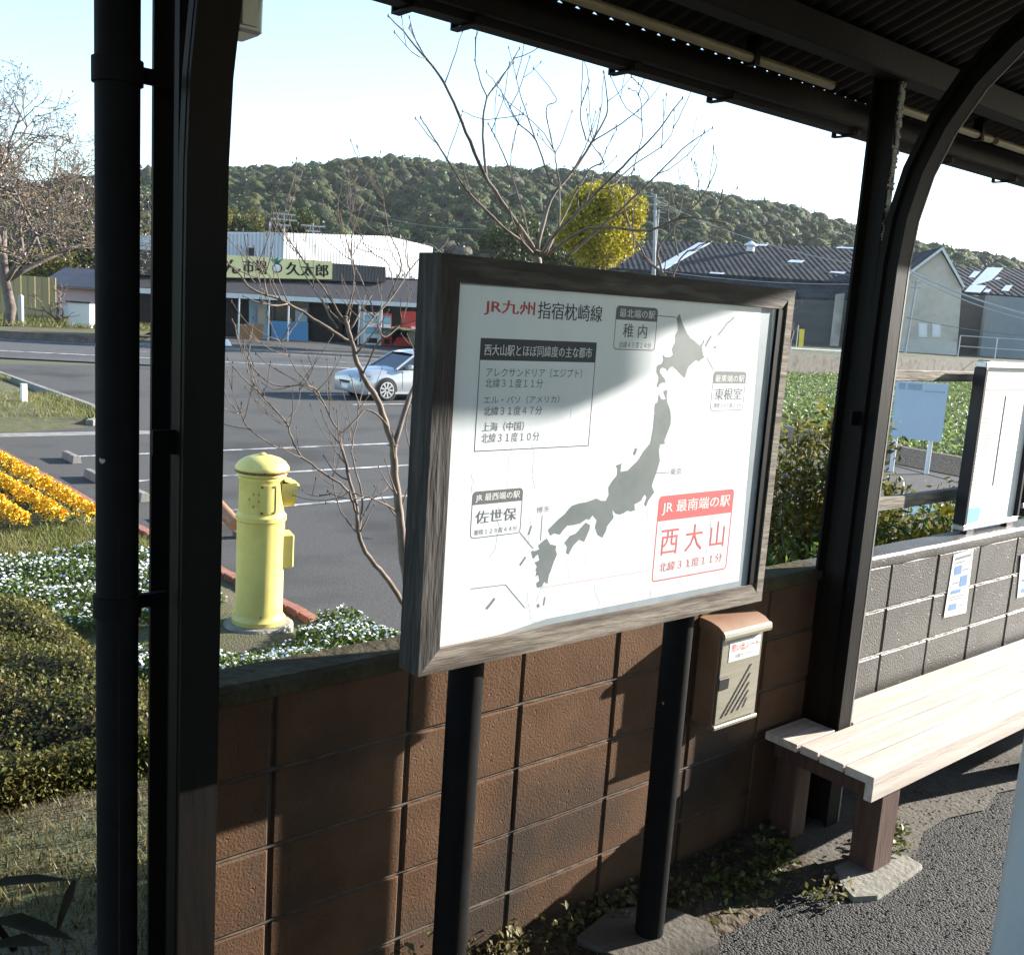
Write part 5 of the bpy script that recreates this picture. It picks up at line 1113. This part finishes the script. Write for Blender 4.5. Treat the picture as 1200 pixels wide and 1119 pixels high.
def crowns(name, items, mats, shapes, faces):
    Vs = []; Fs = []; Ms = []; o = 0
    for (x, y, z, r, h, mi) in items:
        S = shapes[RNG.integers(len(shapes))]; a = RNG.uniform(0, 6.28); c, s = math.cos(a), math.sin(a)
        V = np.stack([(S[:, 0] * c - S[:, 1] * s) * r + x, (S[:, 0] * s + S[:, 1] * c) * r + y, S[:, 2] * h + z], 1); Vs.append(V); Fs.append(faces + o); Ms.append(np.full(len(faces), mi)); o += len(V)
    me = np_mesh(name, np.concatenate(Vs), np.concatenate(Fs)); me.polygons.foreach_set('material_index', np.concatenate(Ms).astype(np.int32)); me.polygons.foreach_set('use_smooth', np.ones(len(me.polygons), bool))
    return link_mesh(name, me, mats)
def crownmat(name, c1, c2, c3):
    return M(name, c1, c2, rough=.85, scale=.9, c3=c3, spots=.16, island=.42, bump=1.0, bscale=1.6, dist=1.0, spec=.2)
cm1 = crownmat('evergreen_crowns', (.016, .030, .008), (.040, .055, .014), (.060, .066, .018)); cm2 = crownmat('olive_crowns', (.036, .044, .011), (.066, .068, .019), (.035, .04, .012)); cm3 = crownmat('bare_brown_crowns', (.060, .048, .034), (.085, .070, .050), (.05, .045, .03))
items = []
tries = 0
while len(items) < 13000:
    a = RNG.uniform(-.02, 1.30); r = 170 + (RH + 25 - 170) * RNG.uniform(0, 1) ** .85
    h = hill_h(a, r); rad = (.9 + 2.2 * RNG.uniform(0, 1) ** 1.8) * (.8 + .35 * (r / RH)); q = RNG.uniform(0, 1)
    nz_ = math.sin(a * 23 + r * .021) + math.sin(a * 11 - r * .034)
    mi = 0 if q < .55 - .12 * nz_ else 1
    if r < 225 and q > .45: mi = 2
    if r > 260 and RNG.uniform() < .05: mi = 2
    items.append((r * math.sin(a), r * math.cos(a), h + rad * .45, rad, rad * RNG.uniform(.85, 1.2), mi))
tag(crowns('hill_forest', items, [cm1, cm2, cm3], SHAPES3, IF2), kind='stuff')
I_ = np.array(items); lc = [[], [], []]
for q in range(3):
    J = I_[I_[:, 5] == q]; J = np.repeat(J, 18, 0); u = RNG.normal(size=(len(J), 3)); u /= np.linalg.norm(u, axis=1)[:, None]; u[:, 2] = np.abs(u[:, 2]) * 1.1 - .15
    C = J[:, :3] + u * np.stack([J[:, 3], J[:, 3], J[:, 4]], 1) * RNG.uniform(.78, 1.08, (len(J), 1))
    tag(leaves('hill_foliage', C, RNG.uniform(.45, 1.1, len(J)), [leafmat('hill_leaves_dark', (.020, .038, .008), (.050, .068, .014), island=.45, scale=.2, trans=.25), leafmat('hill_leaves_olive', (.045, .055, .012), (.085, .085, .02), island=.45, scale=.2, trans=.25), leafmat('hill_leaves_brown', (.075, .058, .040), (.11, .088, .062), island=.4, scale=.2, trans=.1)][q], asp=.8, up=.35), kind='stuff')

# ================================================================ TREES
def limb(k, pts, r0, r1, n=6):
    m = len(pts); k.tube(pts, [r0 + (r1 - r0) * i / (m - 1) for i in range(m)], n, cap=True)
def smooth_path(P, sub=4):
    P = [Vector(p) for p in P]; out = []
    for i in range(len(P) - 1):
        p0 = P[max(i - 1, 0)]; p1 = P[i]; p2 = P[i + 1]; p3 = P[min(i + 2, len(P) - 1)]
        for q in range(sub):
            t = q / sub; out.append(.5 * ((2 * p1) + (p2 - p0) * t + (2 * p0 - 5 * p1 + 4 * p2 - p3) * t * t + (3 * p1 - p0 - 3 * p2 + p3) * t ** 3))
    out.append(P[-1]); return out
budm = M('buds', (.10, .06, .045), (.16, .09, .06), rough=.8, scale=20)
def bare_tree(label, base, mains, ntw, name='bare_tree', wob=.02, twl=(.18, .42), seed=1, rsc=1.0):
    """mains: list of (photo polyline with its own distance at each point, r0, r1); side twigs grow from them"""
    rg = np.random.default_rng(seed); t = thing(name, base, label, 'tree'); K = MB(); buds = []
    first = True
    for L, r0, r1 in mains:
        P = smooth_path([p if isinstance(p, Vector) else atD(*p) for p in L], 5)
        P = [p + Vector(rg.normal(0, wob * .25, 3)) if 0 < i < len(P) - 1 else p for i, p in enumerate(P)]
        limb(K, P, r0 * rsc, r1 * rsc, 6); buds.append((P[-1], r1 * rsc))
        nt = max(1, int(ntw * len(P) / 20))
        for _ in range(nt):
            i = int(rg.uniform(.35, .97) * (len(P) - 2)) + 1; d = (P[min(i + 1, len(P) - 1)] - P[i - 1]).normalized(); s = Vector(rg.normal(0, 1, 3)); s = (s - d * s.dot(d)).normalized()
            ln = rg.uniform(*twl); q = P[i]; dr = (d * .6 + s * .8).normalized(); pts = [q]
            for j in range(5): dr = (dr + Vector((0, 0, .16)) + Vector(rg.normal(0, .09, 3))).normalized(); q = q + dr * ln / 5; pts.append(q)
            rt = (r0 + (r1 - r0) * i / len(P)) * rsc * .5; rt = min(max(rt, .003), .007); limb(K, pts, rt, .0022, 5); buds.append((pts[-1], .0022)); buds.append((pts[0], rt * 1.1))
            if rg.uniform() < .5:
                q = pts[3]; d2 = (dr + Vector(rg.normal(0, .5, 3)) + Vector((0, 0, .3))).normalized(); l2 = ln * .45; limb(K, [q, q + d2 * l2 * .5, q + d2 * l2 + Vector((0, 0, l2 * .15))], rt * .7, .0019, 5); buds.append((q + d2 * l2 + Vector((0, 0, l2 * .15)), .0018))
    K.cm = 1
    for p, r in buds: K.lathe(p - Vector((0, 0, .006)), [(.001, -.004), (max(r * 1.7, .0042), .003), (max(r * 1.5, .0035), .010), (.0008, .018)], 5)
    K.build('branches', [MT['bark'], budm], t, smooth='all'); return t
# tree rising behind the map board
d0 = 5.6; bA = atG(640, 720)
TA = [([(645, 640, 6.3), (640, 480, 6.1), (632, 330, 5.9), (628, 295, 5.85)], .035, .024),
      ([(628, 295, 5.85), (610, 268, 5.8), (572, 212, 5.7), (546, 155, 5.55), (521, 98, 5.4), (486, 53, 5.3), (455, 19, 5.2)], .017, .003),
      ([(570, 210, 5.7), (566, 160, 5.75), (571, 115, 5.8), (588, 92, 5.85), (609, 57, 5.9)], .009, .003), ([(571, 116, 5.8), (558, 78, 5.75), (557, 45, 5.7)], .005, .002),
      ([(630, 292, 5.85), (645, 235, 5.95), (672, 200, 6.0), (695, 165, 6.05), (712, 128, 6.1), (707, 84, 6.15)], .013, .003), 
      ([(632, 300, 5.85), (655, 270, 5.7), (685, 240, 5.6), (730, 195, 5.5), (765, 160, 5.45), (800, 115, 5.4)], .012, .003), ([(672, 202, 6.0), (700, 150, 6.15), (708, 86, 6.2)], .007, .002),
      ([(640, 297, 5.9), (660, 255, 6.1), (690, 200, 6.2), (707, 190, 6.2), (690, 165, 6.25)], .008, .003),
      ([(645, 215, 5.95), (628, 165, 5.9), (608, 145, 5.85), (590, 112, 5.8), (570, 84, 5.8)], .006, .002), ([(628, 165, 5.9), (612, 118, 6.0), (596, 56, 6.1)], .005, .002),
      ([(625, 298, 5.85), (607, 230, 6.05), (592, 185, 6.1), (580, 160, 6.1), (572, 145, 6.1)], .007, .003), ([(597, 200, 6.05), (600, 175, 6.0), (604, 155, 6.0)], .004, .002),
      ([(622, 292, 5.85), (585, 262, 5.7), (545, 220, 5.6), (520, 180, 5.5), (505, 157, 5.4), (493, 138, 5.35)], .009, .003),
      ([(640, 300, 5.85), (690, 268, 5.6), (760, 270, 5.4), (800, 255, 5.3), (850, 262, 5.2)], .010, .004), ([(665, 300, 5.8), (700, 270, 5.7), (750, 225, 5.6), (800, 175, 5.5), (835, 150, 5.45)], .009, .002),
      ([(695, 166, 6.05), (735, 140, 6.0), (760, 115, 6.0), (740, 90, 6.0)], .005, .002), ([(687, 165, 6.05), (680, 130, 6.0), (690, 95, 6.0), (680, 62, 6.0)], .005, .002),
      ([(655, 268, 5.75), (655, 215, 5.8), (650, 180, 5.8), (640, 130, 5.75), (652, 115, 5.7), (625, 80, 5.7)], .006, .002), ([(648, 175, 5.8), (632, 150, 5.8), (585, 112, 5.8)], .004, .002),
      ([(740, 205, 5.55), (752, 160, 5.6), (750, 115, 5.6), (737, 104, 5.6)], .004, .002), ([(715, 225, 5.6), (735, 200, 5.7), (782, 165, 5.7), (790, 130, 5.7)], .005, .002), ([(790, 260, 5.3), (820, 235, 5.25), (840, 195, 5.2), (836, 175, 5.2)], .005, .002)]
bare_tree('leafless spreading tree rising just behind the map board against the sky', bA, TA, 2.6, rsc=.95, wob=.008, seed=3, name='bare_tree')
bB = atG(482, 722)
TB = [([(482, 722, 6.9), (474, 660, 6.8), (468, 600, 6.7), (463, 555, 6.6), (461, 522, 6.55)], .038, .027),
      ([(461, 522, 6.55), (445, 475, 6.5), (425, 440, 6.4), (412, 402, 6.3), (405, 372, 6.3)], .026, .014),
      ([(461, 522, 6.55), (478, 472, 6.6), (492, 435, 6.7), (500, 400, 6.7)], .022, .012),
      ([(412, 402, 6.3), (385, 385, 6.2), (355, 366, 6.1), (325, 350, 6.0), (295, 338, 5.9), (275, 315, 5.85), (262, 303, 5.8)], .015, .005),
      ([(330, 352, 6.0), (322, 335, 6.0), (312, 318, 6.0), (308, 310, 6.0)], .005, .002), ([(312, 350, 5.95), (302, 325, 6.1), (297, 308, 6.1)], .004, .002),
      ([(405, 378, 6.3), (380, 340, 6.2), (352, 300, 6.1), (330, 270, 6.0), (324, 250, 5.95)], .008, .002), ([(395, 385, 6.3), (372, 345, 6.4), (352, 312, 6.5), (347, 290, 6.5)], .007, .002),
      ([(478, 715, 6.9), (455, 680, 6.7), (432, 652, 6.6), (420, 625, 6.5), (417, 590, 6.5), (405, 545, 6.4), (398, 510, 6.4)], .022, .010),
      ([(417, 600, 6.5), (405, 572, 6.4), (370, 548, 6.3), (347, 526, 6.2), (335, 495, 6.1), (308, 465, 6.0), (283, 441, 5.95), (267, 420, 5.9)], .010, .003),
      ([(347, 526, 6.2), (323, 524, 6.1), (293, 503, 6.0), (283, 486, 5.95), (283, 472, 5.95)], .006, .003), ([(335, 495, 6.1), (350, 470, 6.2), (352, 440, 6.2)], .005, .002),
      ([(455, 500, 6.5), (430, 480, 6.4), (400, 506, 6.3), (378, 470, 6.2), (363, 453, 6.1), (320, 450, 6.0), (290, 420, 5.9), (272, 375, 5.85)], .009, .003), ([(363, 453, 6.1), (345, 430, 6.0), (335, 410, 5.95)], .005, .002),
      ([(420, 630, 6.5), (424, 580, 6.6), (412, 530, 6.7), (420, 480, 6.8), (410, 440, 6.8)], .009, .003), ([(467, 600, 6.7), (440, 585, 6.5), (408, 577, 6.4), (375, 580, 6.3)], .008, .003),
      ([(412, 402, 6.3), (440, 370, 6.4), (462, 345, 6.5), (480, 318, 6.6), (495, 300, 6.6)], .009, .003), ([(425, 440, 6.4), (445, 400, 6.2), (470, 380, 6.1), (500, 375, 6.0)], .008, .003),
      ([(405, 372, 6.3), (415, 330, 6.3), (408, 290, 6.3), (396, 250, 6.3), (400, 215, 6.3)], .006, .002), ([(440, 370, 6.4), (425, 330, 6.5), (412, 300, 6.6), (415, 250, 6.6), (400, 190, 6.6)], .006, .002),
      ([(455, 350, 6.5), (470, 310, 6.4), (455, 270, 6.3), (450, 235, 6.3), (440, 205, 6.3)], .006, .002), ([(470, 640, 6.8), (485, 560, 6.9), (475, 500, 7.0), (488, 460, 7.0)], .008, .003), ([(470, 380, 6.1), (450, 395, 6.0), (438, 372, 5.9), (420, 362, 5.9)], .005, .002),
      ([(420, 625, 6.5), (400, 600, 6.6), (390, 560, 6.7), (395, 500, 6.8), (385, 455, 6.8)], .007, .002), ([(462, 345, 6.5), (455, 310, 6.6), (430, 290, 6.7), (415, 250, 6.7), (404, 205, 6.7)], .005, .002), ([(355, 366, 6.1), (340, 390, 6.0), (325, 405, 5.9)], .003, .0015)]
bare_tree('leafless multi stemmed tree growing beside the left edge of the map board', bB, TB, 5, rsc=.85, wob=.012, seed=5, name='bare_tree')
# branching shrub right of the board top
bC = atD(790, 420, 9); bC.z = gz(bC.y)
TC = [([bC, (800, 400, 9), (780, 330, 8.9), (755, 300, 8.9), (735, 255, 8.8), (728, 210, 8.8)], .02, .004), ([(790, 340, 8.9), (770, 300, 8.8), (790, 265, 8.7), (810, 240, 8.6), (822, 205, 8.5)], .013, .003), ([(786, 330, 8.9), (800, 300, 8.8), (835, 280, 8.7), (858, 255, 8.6)], .010, .003), ([(776, 320, 8.9), (745, 290, 8.9), (742, 250, 9), (748, 200, 9)], .009, .003), ([(795, 300, 8.8), (790, 270, 8.7), (800, 230, 8.7), (795, 200, 8.7)], .007, .003)]
bare_tree('small leafless tree showing above the right half of the map board', bC, TC, 4, seed=9, twl=(.3, .6), name='bare_tree')

# generic branching tree for the distance
def branchy(label, base, height, spread, depth, seed, barkm, name='bare_tree', trunk_r=.25, lean=(0, 0), leaf=None, fork=3, cat='tree', minr=.012):
    rg = np.random.default_rng(seed); t = thing(name, base, label, cat); K = MB(); tips = []
    def grow(p, d, L, r, lev):
        pts = [p]; q = p; n_ = 4
        for _ in range(n_): d = (d + Vector(rg.normal(0, .13, 3)) + Vector((0, 0, .03))).normalized(); q = q + d * L / n_; pts.append(q)
        limb(K, pts, max(r, minr), max(r * .62, minr * .7), 5 if lev < 2 else 3)
        if lev >= depth: tips.extend([pts[-1], pts[-2], pts[-3]]); return
        for _ in range(fork + (1 if rg.uniform() < .5 else 0)):
            a = rg.normal(0, 1, 3); s = Vector(a); s = (s - d * s.dot(d)).normalized(); i = rg.integers(2, len(pts)); nd = (d * rg.uniform(.5, .9) + s * rg.uniform(.5, .9) * spread).normalized(); nd.z = max(nd.z, -.12)
            grow(pts[i], nd, L * rg.uniform(.62, .85), r * rg.uniform(.5, .66), lev + 1)
    grow(Vector(base), Vector((lean[0], lean[1], 1)).normalized(), height * .27, trunk_r, 0)
    K.build('branches', barkm, t, smooth='all'); return t, tips
sk = atD(8, 392, 51); t, tips = branchy('large cherry tree with sparse pink blossom at the left beyond the road', sk, 20, 1.25, 6, 23, MT['barkd'], 'cherry_tree', .30, (.12, 0), fork=3, minr=.016)
T_ = np.array([p[:] for p in tips]); n_ = len(T_)
bl = M('cherry_blossom', (.36, .27, .25), (.46, .38, .35), rough=.7, island=.12, scale=3); sel = RNG.choice(n_, min(n_, 1500)); leaves('blossom', T_[sel] + RNG.normal(0, .12, (len(sel), 3)), .12, bl, t, asp=.9, up=0)
rl = leafmat('young_leaves', (.22, .13, .045), (.26, .20, .07), island=.3); sel = RNG.choice(n_, min(n_, 4500)); leaves('young_leaves', T_[sel] + RNG.normal(0, .15, (len(sel), 3)), .14, rl, t, asp=.5, up=0)
sk2 = atD(66, 388, 54); t, tips = branchy('small leafless tree in front of the tan fence at the left', sk2, 4.2, .9, 4, 33, MT['bark'], 'bare_tree', .12, fork=2)
t, tips = branchy('leafless grey shrub beside the yellow banner', Vector(atD(925, 412, 84)), 6.5, .9, 5, 41, MT['bark'], 'bare_tree', .14, fork=2, minr=.02)
# round yellow green tree
yt = atD(703, 268, 58); R0 = 62 / F * 58
yb_ = Vector((yt.x, yt.y, LOT)); t = thing('round_tree', yb_, 'dense round yellow green tree standing above the map board', 'tree')
K = MB(); limb(K, [yb_, yb_ + Vector((.1, 0, 1.5)), yt - Vector((0, 0, R0 * .3))], .28, .16, 8)
for a in range(7): d = Vector((math.cos(a * .9) * .6, math.sin(a * .9) * .6, .5)); limb(K, [yb_ + Vector((.1, 0, 1.2)), yt - Vector((0, 0, R0 * .6)) + d * R0 * .4, yt + d * R0 * .7], .10, .03, 5)
K.build('trunk', MT['barkd'], t)
ym = leafmat('yellow_foliage', (.30, .26, .014), (.42, .36, .025), island=.5, scale=.8, trans=.3); Lc = []
lump = RNG.normal(size=(40, 3)); lump /= np.linalg.norm(lump, axis=1)[:, None]; lump[:, 2] = np.where(lump[:, 2] < -.5, -lump[:, 2], lump[:, 2])
q = RNG.normal(size=(9000, 3)); q /= np.linalg.norm(q, axis=1)[:, None]; Lc.append(np.array(yt[:]) + q * R0 * .78 * RNG.uniform(.55, 1, (9000, 1)))
for u in lump:
    c = np.array(yt[:]) + u * np.array([R0 * .74, R0 * .74, R0 * .66]) * RNG.uniform(.75, 1.12); rr_ = R0 * RNG.uniform(.15, .33); q = RNG.normal(size=(340, 3)); q /= np.linalg.norm(q, axis=1)[:, None]; Lc.append(c + q * rr_ * (RNG.uniform(0, 1, (340, 1)) ** .35))
leaves('foliage', np.concatenate(Lc), .20, ym, t, asp=.6, up=.2)
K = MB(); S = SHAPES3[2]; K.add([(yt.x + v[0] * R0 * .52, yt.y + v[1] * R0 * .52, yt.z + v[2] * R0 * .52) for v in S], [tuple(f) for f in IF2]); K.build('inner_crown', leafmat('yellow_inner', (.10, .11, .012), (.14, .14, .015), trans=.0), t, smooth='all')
# far tree line at the foot of the hill and behind the market
gm = [leafmat('distant_foliage', (.035, .05, .014), (.06, .07, .02), island=.4, scale=.5), leafmat('distant_olive', (.10, .10, .02), (.14, .13, .03), island=.3, scale=.5)]
spots = [(250, 262, 90, 2.2, 1), (270, 268, 92, 2.4, 0), (288, 262, 95, 2.0, 1), (352, 266, 95, 2.2, 0), (620, 285, 90, 3.0, 0), (590, 288, 88, 2.4, 0), (660, 300, 80, 2.6, 0), (110, 300, 80, 3.6, 0), (60, 330, 75, 3.0, 1), (160, 300, 84, 3.2, 0), (20, 320, 80, 3.6, 0)]
for i, (px, py, D, r, mi) in enumerate(spots):
    c = atD(px, py, D); bz = Vector((c.x, c.y, LOT)); lab = ['dark evergreen tree', 'olive green tree'][mi] + ' ' + ['whose top shows left of the market aerial', 'rising behind the shaded market wall', 'with pale top beside the market aerial pole', 'between the two aerials above the market', 'standing left of the round yellow tree', 'half hidden by the leafless tree above the board', 'low beside the foot of the round yellow tree', 'behind the cherry tree by the downpipe', 'behind the pink house at the left', 'seen in the slot between downpipe and column', 'at the left edge behind the cherry tree'][i]
    t = thing('leafy_tree', bz, lab, 'tree'); K = MB(); limb(K, [bz, c], .22, .10, 6); K.build('trunk', MT['barkd'], t)
    q = RNG.normal(size=(14, 3)); q /= np.linalg.norm(q, axis=1)[:, None]; L = []
    for u in q: p = RNG.normal(size=(130, 3)); p /= np.linalg.norm(p, axis=1)[:, None]; L.append(np.array(c[:]) + u * r * .6 * np.array([1, 1, .8]) + p * r * RNG.uniform(.3, .5) * RNG.uniform(.3, 1, (130, 1)) ** .4)
    leaves('foliage', np.concatenate(L), r * .12, gm[mi], t, asp=.7, up=.2)

# ================================================================ LEFT BACKGROUND: fence, house, white cabinet
fz_ = LOT + .40
tf = thing('board_fence', Vector((*atD(45, 388, 60)[:2], fz_)), 'tan vertical board fence behind the cherry tree trunk', 'fence'); tan = M('tan_fence', (.42, .34, .17), (.34, .27, .13), rough=.8, scale=1, stretch=(3, 3, .3))
a = atD(-40, 388, 60); c = atD(66, 388, 60); a.z = c.z = fz_
for i in range(13):
    p = a.lerp(c, i / 13 + .003); q = a.lerp(c, (i + 1) / 13 - .003); solid(MB(), [p, q, q + Vector((0, 0, 2.5)), p + Vector((0, 0, 2.5))], FW * (.05 + .02 * (i % 2))).build('board', tan, tf)
ho = thing('house', Vector((*atD(90, 385, 66)[:2], LOT)), 'pale pink house wall with shallow roof behind the white cabinet', 'house'); a = atD(58, 385, 66); c = atD(128, 385, 66); e = atD(70, 337, 66).z; a.z = c.z = LOT
solid(MB(), [a, c, Vector((c.x, c.y, e)), Vector((a.x, a.y, e))], FW * 7).build('wall', M('pink_wall', (.66, .48, .50), (.60, .44, .46), rough=.8, scale=.6), ho)
solid(MB(), [Vector((a.x, a.y, e + .01)) - FW * .6 - RT * .5, Vector((c.x, c.y, e + .01)) - FW * .6 + RT * .5, Vector((c.x, c.y, e + 1.2)) + FW * 3.5 + RT * .5, Vector((a.x, a.y, e + 1.2)) + FW * 3.5 - RT * .5], (0, 0, .15)).build('roof', M('house_roof', (.20, .16, .15), (.26, .2, .19), rough=.8, scale=1), ho)
p = atD(74, 380, 65.7); q = atD(80, 380, 65.7); f_ = solid(MB(), [p, q, q + Vector((0, 0, 1.2)), p + Vector((0, 0, 1.2))], FW * .1).build('window', trim, ho)
wc = thing('white_cabinet', Vector((*atD(93, 391, 54)[:2], LOT + .34)), 'plain white metal cabinet on the far verge beside the downpipe', 'cabinet'); a = atD(80, 391.5, 54); c = atD(105, 393, 54); zt_ = atD(90, 355, 54).z; zb_ = LOT + .3
solid(MB(), [Vector((a.x, a.y, zb_)), Vector((c.x, c.y, zb_)), Vector((c.x, c.y, zt_)), Vector((a.x, a.y, zt_))], FW * .9).build('body', M('cabinet_white', (.66, .70, .72), (.62, .66, .68), rough=.5, scale=1), wc)
solid(MB(), [Vector((a.x, a.y, zt_ + .005)) - FW * .08 - RT * .08, Vector((c.x, c.y, zt_ + .005)) - FW * .08 + RT * .08, Vector((c.x, c.y, zt_ + .005)) + FW + RT * .08, Vector((a.x, a.y, zt_ + .005)) + FW - RT * .08], (0, 0, .09)).build('lid', MT['darkframe'], wc)
mp_ = thing('marker_post', Vector((*atD(25, 391, 52)[:2], LOT + .3)), 'grey marker post at the foot of the cherry tree', 'post'); p = BASE[mp_]; k = MB(); k.tube([p, p + Vector((0, 0, 1.5))], .14, 8); k.build('post', MT['greypost'], mp_); k = MB(); k.lathe(p + Vector((0, 0, 1.5)), [(.14, 0), (.16, .02), (.10, .12), (.01, .15)], 8); k.build('cap', MT['greypost'], mp_)
turf('far_verge_grass', 9000, 4, 22, 55, 66, .28, green_m, LOT + .42)
lt = thing('lot_cone', atZ(266, 407, LOT), 'small white road reflector on the lot by the dark column', 'reflector'); p = BASE[lt]; k = MB(); k.lathe(p, [(.28, 0), (.28, .05), (.2, .16), (.13, .3), (.03, .42)], 12); k.build('dome', MT['paper'], lt, smooth=True); k = MB(); k.lathe(p, [(.34, -.01), (.34, .02), (.281, .03)], 12); k.build('foot', MT['greypost'], lt)
turf('terrace_grass', 9000, 60, 125, 20, 70, .3, green_m, TER) if False else None

# ================================================================ AIR
hzb = MB(); hzb.box((-560, -60, FAR - 1.0), (640, 640, 150)); hm_ = bpy.data.materials.new('air_haze'); hm_.use_nodes = True
_n = hm_.node_tree.nodes; _n.remove(_n['Principled BSDF']); pv = _n.new('ShaderNodeVolumePrincipled'); pv.inputs['Color'].default_value = (.86, .92, 1.0, 1); pv.inputs['Density'].default_value = .00011; pv.inputs['Anisotropy'].default_value = .2
hm_.node_tree.links.new(pv.outputs[0], _n['Material Output'].inputs['Volume']); tag(hzb.build('haze', hm_), kind='stuff')
